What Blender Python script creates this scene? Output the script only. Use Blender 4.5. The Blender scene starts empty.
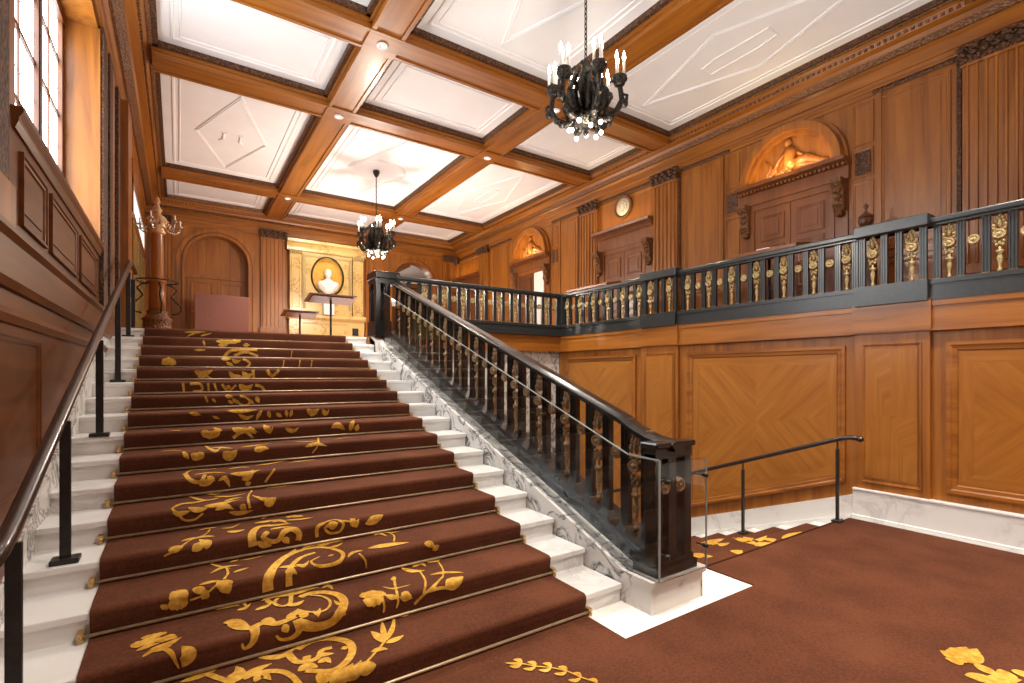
import bpy, bmesh, math, random
from mathutils import Vector, Matrix
random.seed(7)
PI = math.pi
sc = bpy.context.scene
COL = sc.collection
# ------------------------------------------------------------------ dimensions (metres)
H = 1.71                       # camera height over the lower landing
R_, T_ = .147, .4045           # riser, tread
NS = 16
Y0 = 2.64                      # first nosing
ZL = NS * R_                   # gallery / upper landing level
XL, XR, XG = -.76, 8.08, 6.75  # hall side walls, gallery front
YE, YF, YG = 15.6, -4.4, 8.2   # end wall, front wall, rear gallery front
SL = R_ / T_
def plane(y): return R_ + (y - Y0) * SL
ZB, ZP = 6.1, 6.27             # beam soffit, ceiling panels

# ------------------------------------------------------------------ materials
def mat(name, base=(.5, .5, .5), rough=.5, metal=0., coat=0.):
    m = bpy.data.materials.new(name); m.use_nodes = True
    b = m.node_tree.nodes['Principled BSDF']
    b.inputs['Base Color'].default_value = (*base, 1)
    b.inputs['Roughness'].default_value = rough
    b.inputs['Metallic'].default_value = metal
    b.inputs['Coat Weight'].default_value = coat
    b.inputs['Coat Roughness'].default_value = .15
    return m, m.node_tree.nodes, m.node_tree.links, b
def ramp(n, stops):
    r = n.new('ShaderNodeValToRGB'); e = r.color_ramp.elements
    while len(e) > 1: e.remove(e[-1])
    e[0].position = stops[0][0]; e[0].color = (*stops[0][1], 1)
    for p, c in stops[1:]:
        k = e.new(p); k.color = (*c, 1)
    return r
def wood(name, scale, a, b, c, rough=.38, uv=False, coat=.12):
    m, n, l, p = mat(name, b, rough, 0, coat)
    tc = n.new('ShaderNodeTexCoord'); mp = n.new('ShaderNodeMapping')
    mp.inputs['Scale'].default_value = scale
    if uv: l.new(tc.outputs['UV'], mp.inputs['Vector'])
    else:
        g = n.new('ShaderNodeNewGeometry'); l.new(g.outputs['Position'], mp.inputs['Vector'])
    n1 = n.new('ShaderNodeTexNoise'); n1.inputs['Scale'].default_value = 1.; n1.inputs['Detail'].default_value = 6; n1.inputs['Roughness'].default_value = .62; n1.inputs['Distortion'].default_value = .6
    l.new(mp.outputs[0], n1.inputs['Vector'])
    r = ramp(n, [(.28, a), (.5, b), (.75, c)])
    l.new(n1.outputs['Fac'], r.inputs[0]); l.new(r.outputs[0], p.inputs['Base Color'])
    return m
WA, WB, WC = (.165, .050, .0055), (.295, .098, .0105), (.395, .146, .020)
M = {}
M['wood_v'] = wood('oak_upright_grain', (9, 9, .55), WA, WB, WC)
M['wood_x'] = wood('oak_grain_across', (.6, 9, 9), WA, WB, WC)
M['wood_y'] = wood('oak_grain_along', (9, .6, 9), WA, WB, WC)
M['veneer'] = wood('quartered_veneer', (12, .8, 1), (.26, .09, .011), (.34, .125, .017), (.42, .168, .028), .3, True)
M['wood_stair'] = wood('darker_oak', (9, .6, 9), (.085, .027, .008), (.145, .048, .013), (.20, .070, .019), .34, False, 0)  # darker, less glossy oak tone for the left wall panelling
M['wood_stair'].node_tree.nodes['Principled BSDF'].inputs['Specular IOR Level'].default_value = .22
M['wood_dark'] = wood('dark_stained_oak', (10, 10, .8), (.06, .02, .008), (.11, .036, .012), (.16, .055, .02), .35)
M['wood_red'] = wood('reddish_mahogany', (8, 8, .6), (.14, .044, .013), (.21, .07, .02), (.27, .095, .03), .3)
def carved(name, lo, hi, scale=55, rough=.45, metal=0, dist=.012):
    m, n, l, p = mat(name, hi, rough, metal)
    g = n.new('ShaderNodeNewGeometry')
    v = n.new('ShaderNodeTexVoronoi'); v.inputs['Scale'].default_value = scale
    l.new(g.outputs['Position'], v.inputs['Vector'])
    r = ramp(n, [(.05, hi), (.6, lo)]); l.new(v.outputs['Distance'], r.inputs[0]); l.new(r.outputs[0], p.inputs['Base Color'])
    bm_ = n.new('ShaderNodeBump'); bm_.invert = True; bm_.inputs['Strength'].default_value = .9; bm_.inputs['Distance'].default_value = dist
    l.new(v.outputs['Distance'], bm_.inputs['Height']); l.new(bm_.outputs[0], p.inputs['Normal'])
    return m
M['carved'] = carved('carved_dark_oak', (.035, .014, .006), (.17, .066, .02), 42)
M['carved_c'] = carved('carved_oak_band', (.045, .016, .005), (.22, .085, .022), 34, .6)
M['carved_mid'] = carved('carved_oak', (.11, .04, .01), (.32, .13, .03), 36)
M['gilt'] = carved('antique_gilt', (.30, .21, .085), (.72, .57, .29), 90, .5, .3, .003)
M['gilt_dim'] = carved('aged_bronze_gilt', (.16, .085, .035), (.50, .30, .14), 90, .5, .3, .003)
M['bronze'] = carved('dark_bronze', (.012, .010, .008), (.10, .08, .055), 60, .4, .6, .006)
def plaster():
    m, n, l, p = mat('white_plaster', (.86, .86, .86), .7)
    g = n.new('ShaderNodeNewGeometry'); t = n.new('ShaderNodeTexNoise'); t.inputs['Scale'].default_value = 2.2
    l.new(g.outputs['Position'], t.inputs['Vector'])
    r = ramp(n, [(.3, (.84, .84, .84)), (.7, (.88, .88, .875))]); l.new(t.outputs['Fac'], r.inputs[0]); l.new(r.outputs[0], p.inputs['Base Color'])
    return m
M['plaster'] = plaster()
def marble(name, base, vein, scale=1.3, rough=.22, amt=.5, thr=0.):
    m, n, l, p = mat(name, base, rough)
    g = n.new('ShaderNodeNewGeometry')
    w = n.new('ShaderNodeTexNoise'); w.inputs['Scale'].default_value = scale * 1.1; w.inputs['Detail'].default_value = 5; w.inputs['Distortion'].default_value = 1.6; w.inputs['Roughness'].default_value = .6
    l.new(g.outputs['Position'], w.inputs['Vector'])
    s = n.new('ShaderNodeMath'); s.operation = 'SUBTRACT'; s.inputs[1].default_value = .5; l.new(w.outputs['Fac'], s.inputs[0])
    a = n.new('ShaderNodeMath'); a.operation = 'ABSOLUTE'; l.new(s.outputs[0], a.inputs[0])
    r = ramp(n, [(0., vein), (.018, tuple(v * .5 + b * .5 for v, b in zip(vein, base))), (.06, base)])
    l.new(a.outputs[0], r.inputs[0])
    w2 = n.new('ShaderNodeTexNoise'); w2.inputs['Scale'].default_value = scale * .9; l.new(g.outputs['Position'], w2.inputs['Vector'])
    r2 = ramp(n, [(.45 - thr, (0, 0, 0)), (.6 - thr, (1, 1, 1))]); l.new(w2.outputs['Fac'], r2.inputs[0])
    mx = n.new('ShaderNodeMixRGB'); mx.inputs[1].default_value = (*base, 1); l.new(r.outputs[0], mx.inputs[2])
    ml = n.new('ShaderNodeMath'); ml.operation = 'MULTIPLY'; ml.inputs[1].default_value = amt; l.new(r2.outputs[0], ml.inputs[0]); l.new(ml.outputs[0], mx.inputs[0])
    l.new(mx.outputs[0], p.inputs['Base Color'])
    return m
M['marble'] = marble('white_marble', (.74, .735, .72), (.36, .35, .34), 1.5, .25, .4)
M['marble_v'] = marble('veined_marble', (.66, .64, .61), (.05, .05, .055), 2.6, .2, 1., .12)
M['marble_gold'] = marble('honey_onyx', (.62, .43, .16), (.28, .14, .03), 2.6, .25, .9)
M['marble_gold2'] = marble('golden_onyx', (.72, .40, .07), (.42, .2, .03), 3.2, .25, .8)
def fabric(name, a, b, rough=.95, scale=60):
    m, n, l, p = mat(name, a, rough)
    g = n.new('ShaderNodeNewGeometry'); t = n.new('ShaderNodeTexNoise'); t.inputs['Scale'].default_value = scale; t.inputs['Detail'].default_value = 4
    t2 = n.new('ShaderNodeTexNoise'); t2.inputs['Scale'].default_value = 2.4; t2.inputs['Detail'].default_value = 5
    l.new(g.outputs['Position'], t.inputs['Vector']); l.new(g.outputs['Position'], t2.inputs['Vector'])
    ad = n.new('ShaderNodeMath'); ad.operation = 'ADD'; l.new(t.outputs['Fac'], ad.inputs[0]); l.new(t2.outputs['Fac'], ad.inputs[1])
    hv = n.new('ShaderNodeMath'); hv.operation = 'MULTIPLY'; hv.inputs[1].default_value = .5; l.new(ad.outputs[0], hv.inputs[0])
    r = ramp(n, [(.38, a), (.62, b)]); l.new(hv.outputs[0], r.inputs[0]); l.new(r.outputs[0], p.inputs['Base Color'])
    bu = n.new('ShaderNodeBump'); bu.inputs['Strength'].default_value = .25; bu.inputs['Distance'].default_value = .01
    l.new(t.outputs['Fac'], bu.inputs['Height']); l.new(bu.outputs[0], p.inputs['Normal'])
    p.inputs['Specular IOR Level'].default_value = .15
    return m
M['carpet'] = fabric('chocolate_carpet', (.068, .0215, .010), (.112, .0375, .0175))
M['gold_pile'] = fabric('golden_carpet_motif', (.36, .165, .016), (.66, .39, .075), .9, 30)
def simple(key, *a, **k): M[key] = mat(key, *a, **k)[0]
def noisy(key, a, b, rough, metal=0, coat=0, scale=25):
    m, n, l, p = mat(key, a, rough, metal, coat)
    g = n.new('ShaderNodeNewGeometry'); t = n.new('ShaderNodeTexNoise'); t.inputs['Scale'].default_value = scale; t.inputs['Detail'].default_value = 4
    l.new(g.outputs['Position'], t.inputs['Vector']); r = ramp(n, [(.35, a), (.65, b)]); l.new(t.outputs['Fac'], r.inputs[0]); l.new(r.outputs[0], p.inputs['Base Color'])
    M[key] = m
noisy('black', (.016, .019, .020), (.024, .027, .028), .38, 0, .1)
noisy('black_gloss', (.007, .007, .007), (.013, .013, .013), .2, 0, .3)
noisy('black_base', (.012, .013, .014), (.03, .033, .036), .2, 0, .4, 9)
noisy('iron', (.018, .016, .015), (.03, .027, .024), .4, .3)
noisy('rail_wood', (.018, .009, .006), (.034, .016, .011), .3, 0, .25)
noisy('brass', (.50, .32, .13), (.62, .42, .18), .35, .8)
noisy('copper', (.50, .28, .13), (.62, .38, .20), .4, .4)
noisy('rod_brass', (.42, .31, .19), (.52, .39, .25), .4, .6)
noisy('white_stone', (.80, .78, .74), (.86, .84, .80), .4)
noisy('cream_stone', (.60, .52, .36), (.70, .62, .46), .5)
noisy('candle', (.85, .80, .68), (.9, .85, .74), .5)
noisy('paper', (.78, .78, .76), (.86, .86, .84), .6)
noisy('green_glass', (.26, .23, .08), (.34, .30, .11), .15)
noisy('screen_cloth', (.16, .055, .04), (.20, .07, .05), .7)
noisy('silver', (.5, .48, .45), (.62, .6, .57), .25, .9)
def emit(key, col, s):
    m = bpy.data.materials.new(key); m.use_nodes = True; n = m.node_tree.nodes; n.clear()
    e = n.new('ShaderNodeEmission'); e.inputs[0].default_value = (*col, 1); e.inputs[1].default_value = s
    o = n.new('ShaderNodeOutputMaterial'); m.node_tree.links.new(e.outputs[0], o.inputs[0]); M[key] = m
emit('flame', (1, .93, .8), 30); emit('globe', (1, .95, .86), 9); emit('spot_lens', (1, .92, .78), 6)
emit('daylight', (.93, .97, 1), 9)
emit('dim_daylight', (.95, .98, 1), 1.1); emit('sign_light', (1, .99, .96), 1.1)
def glass():
    m, n, l, p = mat('clear_glass', (.95, .98, .97), .02)
    p.inputs['Transmission Weight'].default_value = 1; p.inputs['IOR'].default_value = 1.02
    p.inputs['IOR'].default_value = 1.25; M['glass'] = m
    m, n, l, p = mat('glass_edge', (.34, .38, .37), .2); p.inputs['Alpha'].default_value = .7; M['glass_edge'] = m
glass()

# ------------------------------------------------------------------ mesh builder
LOC = {}
class MB:
    def __init__(s, T=None): s.v = []; s.f = []; s.m = []; s.sm = []; s.uv = {}; s.T = T or (lambda a, b, c: (a, b, c))
    def add(s, vs, fs, m=0, smooth=False, raw=False):
        o = len(s.v); s.v += [tuple(v) if raw else s.T(*v) for v in vs]
        for f in fs: s.f.append([i + o for i in f]); s.m.append(m); s.sm.append(smooth)
    def box(s, a0, a1, b0, b1, c0, c1, m=0):
        s.add([(a, b, c) for a in (a0, a1) for b in (b0, b1) for c in (c0, c1)], [(0, 1, 3, 2), (4, 6, 7, 5), (0, 4, 5, 1), (2, 3, 7, 6), (0, 2, 6, 4), (1, 5, 7, 3)], m)
    def bbox(s, a0, a1, b0, b1, c0, c1, e=.008, m=0):   # box with chamfered edges
        bm = bmesh.new(); bmesh.ops.create_cube(bm, size=1)
        for v in bm.verts: v.co = Vector(((a0 + a1) / 2 + v.co.x * (a1 - a0), (b0 + b1) / 2 + v.co.y * (b1 - b0), (c0 + c1) / 2 + v.co.z * (c1 - c0)))
        bmesh.ops.bevel(bm, geom=bm.edges[:], offset=e, segments=2, affect='EDGES', profile=.5)
        bm.verts.index_update(); s.add([v.co[:] for v in bm.verts], [[v.index for v in f.verts] for f in bm.faces], m); bm.free()
    def prism(s, poly, fn, t0, t1, m=0):               # poly of (p,q); fn(p,q,t)->abc
        n = len(poly)
        s.add([fn(p, q, t) for t in (t0, t1) for p, q in poly], [tuple(range(n)), tuple(range(n, 2 * n))] + [(i, (i + 1) % n, n + (i + 1) % n, n + i) for i in range(n)], m)
    def lathe(s, prof, c, seg=20, m=0, sx=1, sy=1, raw=False, smooth=True):
        vs = []; k = len(prof)
        for j in range(seg):
            a = 2 * PI * j / seg
            for r, z in prof: vs.append((c[0] + r * sx * math.cos(a), c[1] + r * sy * math.sin(a), c[2] + z))
        fs = [(j * k + i, ((j + 1) % seg) * k + i, ((j + 1) % seg) * k + i + 1, j * k + i + 1) for j in range(seg) for i in range(k - 1)]
        if prof[0][0] > 1e-4: fs.append(tuple(j * k for j in range(seg)))
        if prof[-1][0] > 1e-4: fs.append(tuple(j * k + k - 1 for j in range(seg)))
        s.add(vs, fs, m, smooth, raw)
    def ell(s, c, r, m=0, seg=12, rings=7):
        prof = [(max(1e-5, math.sin(PI * i / rings)), -math.cos(PI * i / rings)) for i in range(rings + 1)]
        vs = []; k = len(prof)
        for j in range(seg):
            a = 2 * PI * j / seg
            for q, z in prof: vs.append((c[0] + r[0] * q * math.cos(a), c[1] + r[1] * q * math.sin(a), c[2] + r[2] * z))
        s.add(vs, [(j * k + i, ((j + 1) % seg) * k + i, ((j + 1) % seg) * k + i + 1, j * k + i + 1) for j in range(seg) for i in range(k - 1)], m, True)
    def tube(s, pts, rad, seg=8, m=0, closed=False, smooth=True, flat=1.):
        P = [Vector(p) for p in pts]; n = len(P)
        R = rad if isinstance(rad, (list, tuple)) else [rad] * n
        vs = []; up = None
        for i in range(n):
            t = (P[(i + 1) % n] - P[i - 1]) if closed else (P[min(i + 1, n - 1)] - P[max(i - 1, 0)])
            t.normalize()
            if up is None: up = Vector((0, 0, 1)) if abs(t.z) < .9 else Vector((1, 0, 0))
            x = t.cross(up).normalized(); y = x.cross(t).normalized(); up = y
            for j in range(seg):
                a = 2 * PI * j / seg; vs.append(P[i] + x * (math.cos(a) * R[i]) + y * (math.sin(a) * R[i] * flat))
        fs = []
        for i in range(n if closed else n - 1):
            for j in range(seg): fs.append((i * seg + j, i * seg + (j + 1) % seg, ((i + 1) % n) * seg + (j + 1) % seg, ((i + 1) % n) * seg + j))
        if not closed: fs += [tuple(range(seg)), tuple((n - 1) * seg + j for j in range(seg))]
        s.add([tuple(v) for v in vs], fs, m, smooth)
    def frame(s, u0, u1, v0, v1, w=.05, d=.025, n0=0., m=0, w2=None):   # mitred panel moulding, stepped; coords (u, v, n)
        prof = [(0, 0), (0, d), (w * .35, d), (w * .5, d * .55), (w * .85, d * .45), (w, 0)]
        R = []
        for o, h in prof: R.append([(u0 + o, v0 + o, n0 + h), (u1 - o, v0 + o, n0 + h), (u1 - o, v1 - o, n0 + h), (u0 + o, v1 - o, n0 + h)])
        vs = [p for r in R for p in r]; fs = []
        for i in range(len(R) - 1):
            for j in range(4): fs.append((i * 4 + j, i * 4 + (j + 1) % 4, i * 4 + 4 + (j + 1) % 4, i * 4 + 4 + j))
        s.add(vs, fs, m)
    def build(s, name, mats, parent=None, label=None, cat=None, group=None, kind=None, at=None, recalc=True):
        me = bpy.data.meshes.new(name)
        if parent is not None: o = LOC[parent.name]
        elif at is not None: o = Vector(at)
        else:
            xs = [v[0] for v in s.v]; ys = [v[1] for v in s.v]; zs = [v[2] for v in s.v]
            o = Vector(((min(xs) + max(xs)) / 2, (min(ys) + max(ys)) / 2, min(zs)))
        me.from_pydata([(v[0] - o.x, v[1] - o.y, v[2] - o.z) for v in s.v], [], s.f)
        for k in (mats if isinstance(mats, (list, tuple)) else [mats]): me.materials.append(M[k])
        me.polygons.foreach_set('material_index', s.m); me.polygons.foreach_set('use_smooth', s.sm)
        if s.uv:
            uvl = me.uv_layers.new(name='UVMap')
            for p in me.polygons:
                if p.index in s.uv:
                    for li, c in zip(p.loop_indices, s.uv[p.index]): uvl.data[li].uv = c
        if recalc and not s.uv:
            bm = bmesh.new(); bm.from_mesh(me); bmesh.ops.recalc_face_normals(bm, faces=bm.faces[:]); bm.to_mesh(me); bm.free()
        me.update()
        ob = bpy.data.objects.new(name, me); COL.objects.link(ob)
        if parent is not None: ob.parent = parent; LOC[ob.name] = LOC[parent.name]
        else: ob.location = o; LOC[ob.name] = o
        props(ob, label, cat, group, kind)
        return ob
def props(o, label=None, cat=None, group=None, kind=None):
    for k, v in (('label', label), ('category', cat), ('group', group), ('kind', kind)):
        if v: o[k] = v
def thing(name, loc, label, cat, group=None, kind=None):
    o = bpy.data.objects.new(name, None); COL.objects.link(o); o.location = loc; o.empty_display_size = .1
    LOC[o.name] = Vector(loc); props(o, label, cat, group, kind); return o
def struct(name, mb, mats, parent=None, label=None, cat=None): return mb.build(name, mats, parent, label, cat, None, 'structure', None)
def sroot(name, loc, label=None, cat=None): return thing(name, loc, label, cat, None, 'structure')
def dup(o, parent=None):
    c = o.copy(); COL.objects.link(c)
    if parent: c.parent = parent
    for ch in o.children: dup(ch, c)
    return c
def copy_at(o, loc, label=None, rz=None):
    c = dup(o); c.location = loc
    if rz is not None: c.rotation_euler.z = rz
    if label: c['label'] = label
    LOC[c.name] = Vector(loc)
    return c
def place(proto, name, parent, loc, rot=None):     # a child sharing the mesh of a prototype (mesh origin at its own base)
    c = bpy.data.objects.new(name, proto); COL.objects.link(c); c.parent = parent
    c.location = Vector(loc) - LOC[parent.name]
    if rot: c.rotation_euler = rot
    return c
# wall frames (u, v, n)
TR = lambda u, v, n: (XR - n, u, v)      # right upper wall
TG = lambda u, v, n: (XG - n, u, v)      # wall below the side gallery
TL = lambda u, v, n: (XL + n, u, v)      # left wall
TE = lambda u, v, n: (u, YE - n, v)      # end wall
TB = lambda u, v, n: (u, YG - n, v)      # front of rear gallery

# ------------------------------------------------------------------ camera
f_, xa, y0p = 500., 178., 374.
th = math.atan((512 - xa) / f_); SN, CS = math.sin(th), math.cos(th)
cam = bpy.data.cameras.new('camera'); co = bpy.data.objects.new('camera', cam); COL.objects.link(co)
co.location = (0, 0, H); co.rotation_euler = (PI / 2, 0, -th)
cam.sensor_width = 36; cam.lens = f_ / 1024 * 36; cam.shift_y = (y0p - 341.5) / 1024; cam.clip_start = .05
sc.camera = co
def ray(px, py):
    a = (px - 512) / f_; b = (y0p - py) / f_
    return (SN + CS * a, CS - SN * a, b)

# ================================================================== FLOORS
b = MB(); b.box(XL - .2, XG + .2, YF, 2.66, -.3, 0)
struct('floor', b, 'marble')
b = MB(); b.box(XL - .2, XR + .2, 9.02, YE + .1, ZL - .3, ZL); b.box(2.77, XR + .2, YG + .12, 9.02, ZL - .3, ZL); b.box(XG + .1, XR + .2, YF, YG + .12, ZL - .3, ZL)
struct('floor.001', b, 'wood_x')
b = MB(); b.box(3.3, XG + .2, 2.5, YG + .3, -2.6, -13 * R_)
struct('floor.002', b, 'marble')

# ================================================================== MAIN STAIRCASE
stair = thing('marble_staircase', (1., Y0, 0), 'broad white marble staircase climbing from the lower landing to the gallery', 'staircase')
for i in range(NS):
    b = MB(); yr = Y0 + i * T_ + .035; ye = yr + T_ + (.05 if i < NS - 1 else .3)
    z = i * R_
    b.box(XL, 2.76, yr, ye, z - .001 if i else 0, z + R_ - .04)
    b.bbox(XL, 2.76, yr - .025, ye, z + R_ - .042, z + R_, .008)
    b.build('step', 'marble', stair)
# curb and pedestal under the balustrade
b = MB()
poly = [(2.38, 0), (2.38, .235), (2.62, .235), (8.6, plane(8.6) + .10), (8.6, -2.), (2.7, -2.), (2.7, 0)]
b.prism(poly, lambda p, q, t: (t, p, q), 2.77, 3.35)
b.prism([(2.36, .20), (2.36, .245), (2.62, .245), (8.6, plane(8.6) + .11), (8.6, plane(8.6) + .06), (2.64, .20)], lambda p, q, t: (t, p, q), 2.755, 3.365)
b.build('curb', 'marble_v', stair, label='grey veined marble curb')
b = MB(); b.prism([(2.5, 0), (2.62, .28), (8.75, plane(8.75) + .20), (8.75, ZL - .01), (8.6, 1.9), (2.72, 0)], lambda p, q, t: (t, p, q), XL, XL + .02)
b.build('skirting', 'marble_v', stair, label='veined marble skirting climbing beside the panelling')
b = MB(); b.bbox(2.395, 3.84, 2.265, 2.70, -.01, .006, .002)
b.build('paving_slab', 'white_stone', label='flat white slab under the balustrade pedestal', cat='slab')

# ------------------------------------------------------------------ carpet profiles
def profile(yn, z0, n, dy, dz, th_=.014, tail=1.2, head=0.):
    P = []
    for i in range(n):
        y = yn + i * dy; z = z0 + i * dz
        P.append((y + .024, z + th_ * .8)); P.append((y + .010, z + .035)); P.append((y, z + dz * .62))
        for k in range(6):
            a = PI / 2 * k / 5; P.append((y + .028 - .028 * math.cos(a) - .004, z + dz + th_ - .030 + .030 * math.sin(a)))
        P.append((y + dy + .024 if i < n - 1 else y + tail, z + dz + th_))
    return P
XC0, XC1 = -.39, 2.39
PU = profile(Y0, 0, NS, T_, R_, tail=1.6)
def runner(P, x0, x1, name, label, cat='stair carpet'):
    b = MB(); n = len(P)
    # under side follows 10 mm deeper
    low = []
    for i, (y, z) in enumerate(P):
        t = Vector((P[min(i + 1, n - 1)][0] - P[max(i - 1, 0)][0], P[min(i + 1, n - 1)][1] - P[max(i - 1, 0)][1])); t.normalize()
        low.append((y + t.y * .011, z - t.x * .011))
    vs = []
    for (y, z), (yl, zl) in zip(P, low): vs += [(x0, y, z), (x1, y, z), (x1, yl, zl), (x0, yl, zl)]
    fs = []
    for i in range(n - 1):
        for j in range(4): fs.append((4 * i + j, 4 * i + (j + 1) % 4, 4 * i + 4 + (j + 1) % 4, 4 * i + 4 + j))
    fs += [(0, 1, 2, 3), (4 * n - 4, 4 * n - 3, 4 * n - 2, 4 * n - 1)]
    b.add(vs, fs, 0)
    return b
class Surf:                                   # profile in (y,z), arc-length parametrised
    def __init__(s, P, x0, x1):
        s.P = P; s.x0 = x0; s.x1 = x1; s.S = [0]
        for a, c in zip(P, P[1:]): s.S.append(s.S[-1] + math.hypot(c[0] - a[0], c[1] - a[1]))
    def hit(s, px, py):
        r = ray(px, py); best = None
        for i in range(len(s.P) - 1):
            (ya, za), (yb, zb) = s.P[i], s.P[i + 1]; za -= H; zb -= H
            d = r[1] * (zb - za) - r[2] * (yb - ya)
            if abs(d) < 1e-9: continue
            k = (r[2] * ya - r[1] * za) / d
            if not (0 <= k <= 1): continue
            y = ya + (yb - ya) * k; z = za + (zb - za) * k
            t = y / r[1] if abs(r[1]) > abs(r[2]) else z / r[2]
            if t > 0 and (best is None or t < best[0]): best = (t, r[0] * t, s.S[i] + (s.S[i + 1] - s.S[i]) * k)
        return best and (best[1], best[2])
    def pt(s, x, q, off):
        q = max(0, min(s.S[-1] - 1e-6, q)); lo, hi = 0, len(s.S) - 1
        while hi - lo > 1:
            m = (lo + hi) // 2
            if s.S[m] <= q: lo = m
            else: hi = m
        (ya, za), (yb, zb) = s.P[lo], s.P[lo + 1]; L = s.S[lo + 1] - s.S[lo]; k = (q - s.S[lo]) / L
        ty, tz = (yb - ya) / L, (zb - za) / L
        return (x, ya + (yb - ya) * k - tz * off, za + (zb - za) * k + ty * off)
def spline(pts, step=2.):
    if len(pts) == 2: pts = [pts[0], ((pts[0][0] + pts[1][0]) / 2, (pts[0][1] + pts[1][1]) / 2), pts[1]]
    out = []
    for i in range(len(pts) - 1):
        p0 = pts[max(i - 1, 0)]; p1 = pts[i]; p2 = pts[i + 1]; p3 = pts[min(i + 2, len(pts) - 1)]
        n = max(2, int(math.hypot(p2[0] - p1[0], p2[1] - p1[1]) / step))
        for k in range(n):
            t = k / n
            out.append(tuple(.5 * (2 * p1[j] + (p2[j] - p0[j]) * t + (2 * p0[j] - 5 * p1[j] + 4 * p2[j] - p3[j]) * t * t + (3 * p1[j] - p0[j] - 3 * p2[j] + p3[j]) * t ** 3) for j in (0, 1)))
    out.append(pts[-1]); return out
SK = [0]
def stroke(b, surf, pts, w, kind, m=1):
    dense = spline(pts); runs = [[]]
    last = None
    for i, p in enumerate(dense):
        h = surf.hit(*p)
        if h is None or (last and math.hypot(h[0] - last[0], h[1] - last[1]) > .22): runs.append([])
        if h: runs[-1].append((h[0], h[1], i / (len(dense) - 1)))
        last = h
    for run in runs:
        if len(run) < 2: continue
        # resample every 12 mm
        Q = [run[0]]
        for c in run[1:]:
            a = Q[-1]; L = math.hypot(c[0] - a[0], c[1] - a[1]); n = max(1, int(L / .012))
            for k in range(1, n + 1): Q.append(tuple(a[j] + (c[j] - a[j]) * k / n for j in range(3)))
        SK[0] += 1; off = .0035 + (SK[0] % 25) * .00012
        vs = []; na = 5 if w < .05 else 8
        for i, (x, q, t) in enumerate(Q):
            a = Q[max(i - 2, 0)]; c = Q[min(i + 2, len(Q) - 1)]
            dx, dq = c[0] - a[0], c[1] - a[1]; L = math.hypot(dx, dq) or 1
            nx, nq = -dq / L, dx / L
            if kind == 'leaf': ww = w * (.05 + 1.05 * math.sin(PI * t ** .85) ** 1.25)
            elif kind == 'taper': ww = w * (1 - .8 * t)
            elif kind == 'blob': ww = w * (math.sqrt(max(.02, 1 - (2 * t - 1) ** 2)) * (.88 + .12 * math.cos(t * 26)))
            else: ww = w * (1 - .25 * t)
            for j in range(na + 1):
                e = (j / na - .5) * ww
                xx = max(surf.x0 + .01, min(surf.x1 - .01, x + nx * e)); vs.append(surf.pt(xx, q + nq * e, off))
        k = na + 1
        b.add(vs, [(i * k + j, i * k + j + 1, (i + 1) * k + j + 1, (i + 1) * k + j) for i in range(len(Q) - 1) for j in range(na)], m)
L_, F_, T2, B_ = 'leaf', 'flat', 'taper', 'blob'
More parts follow.
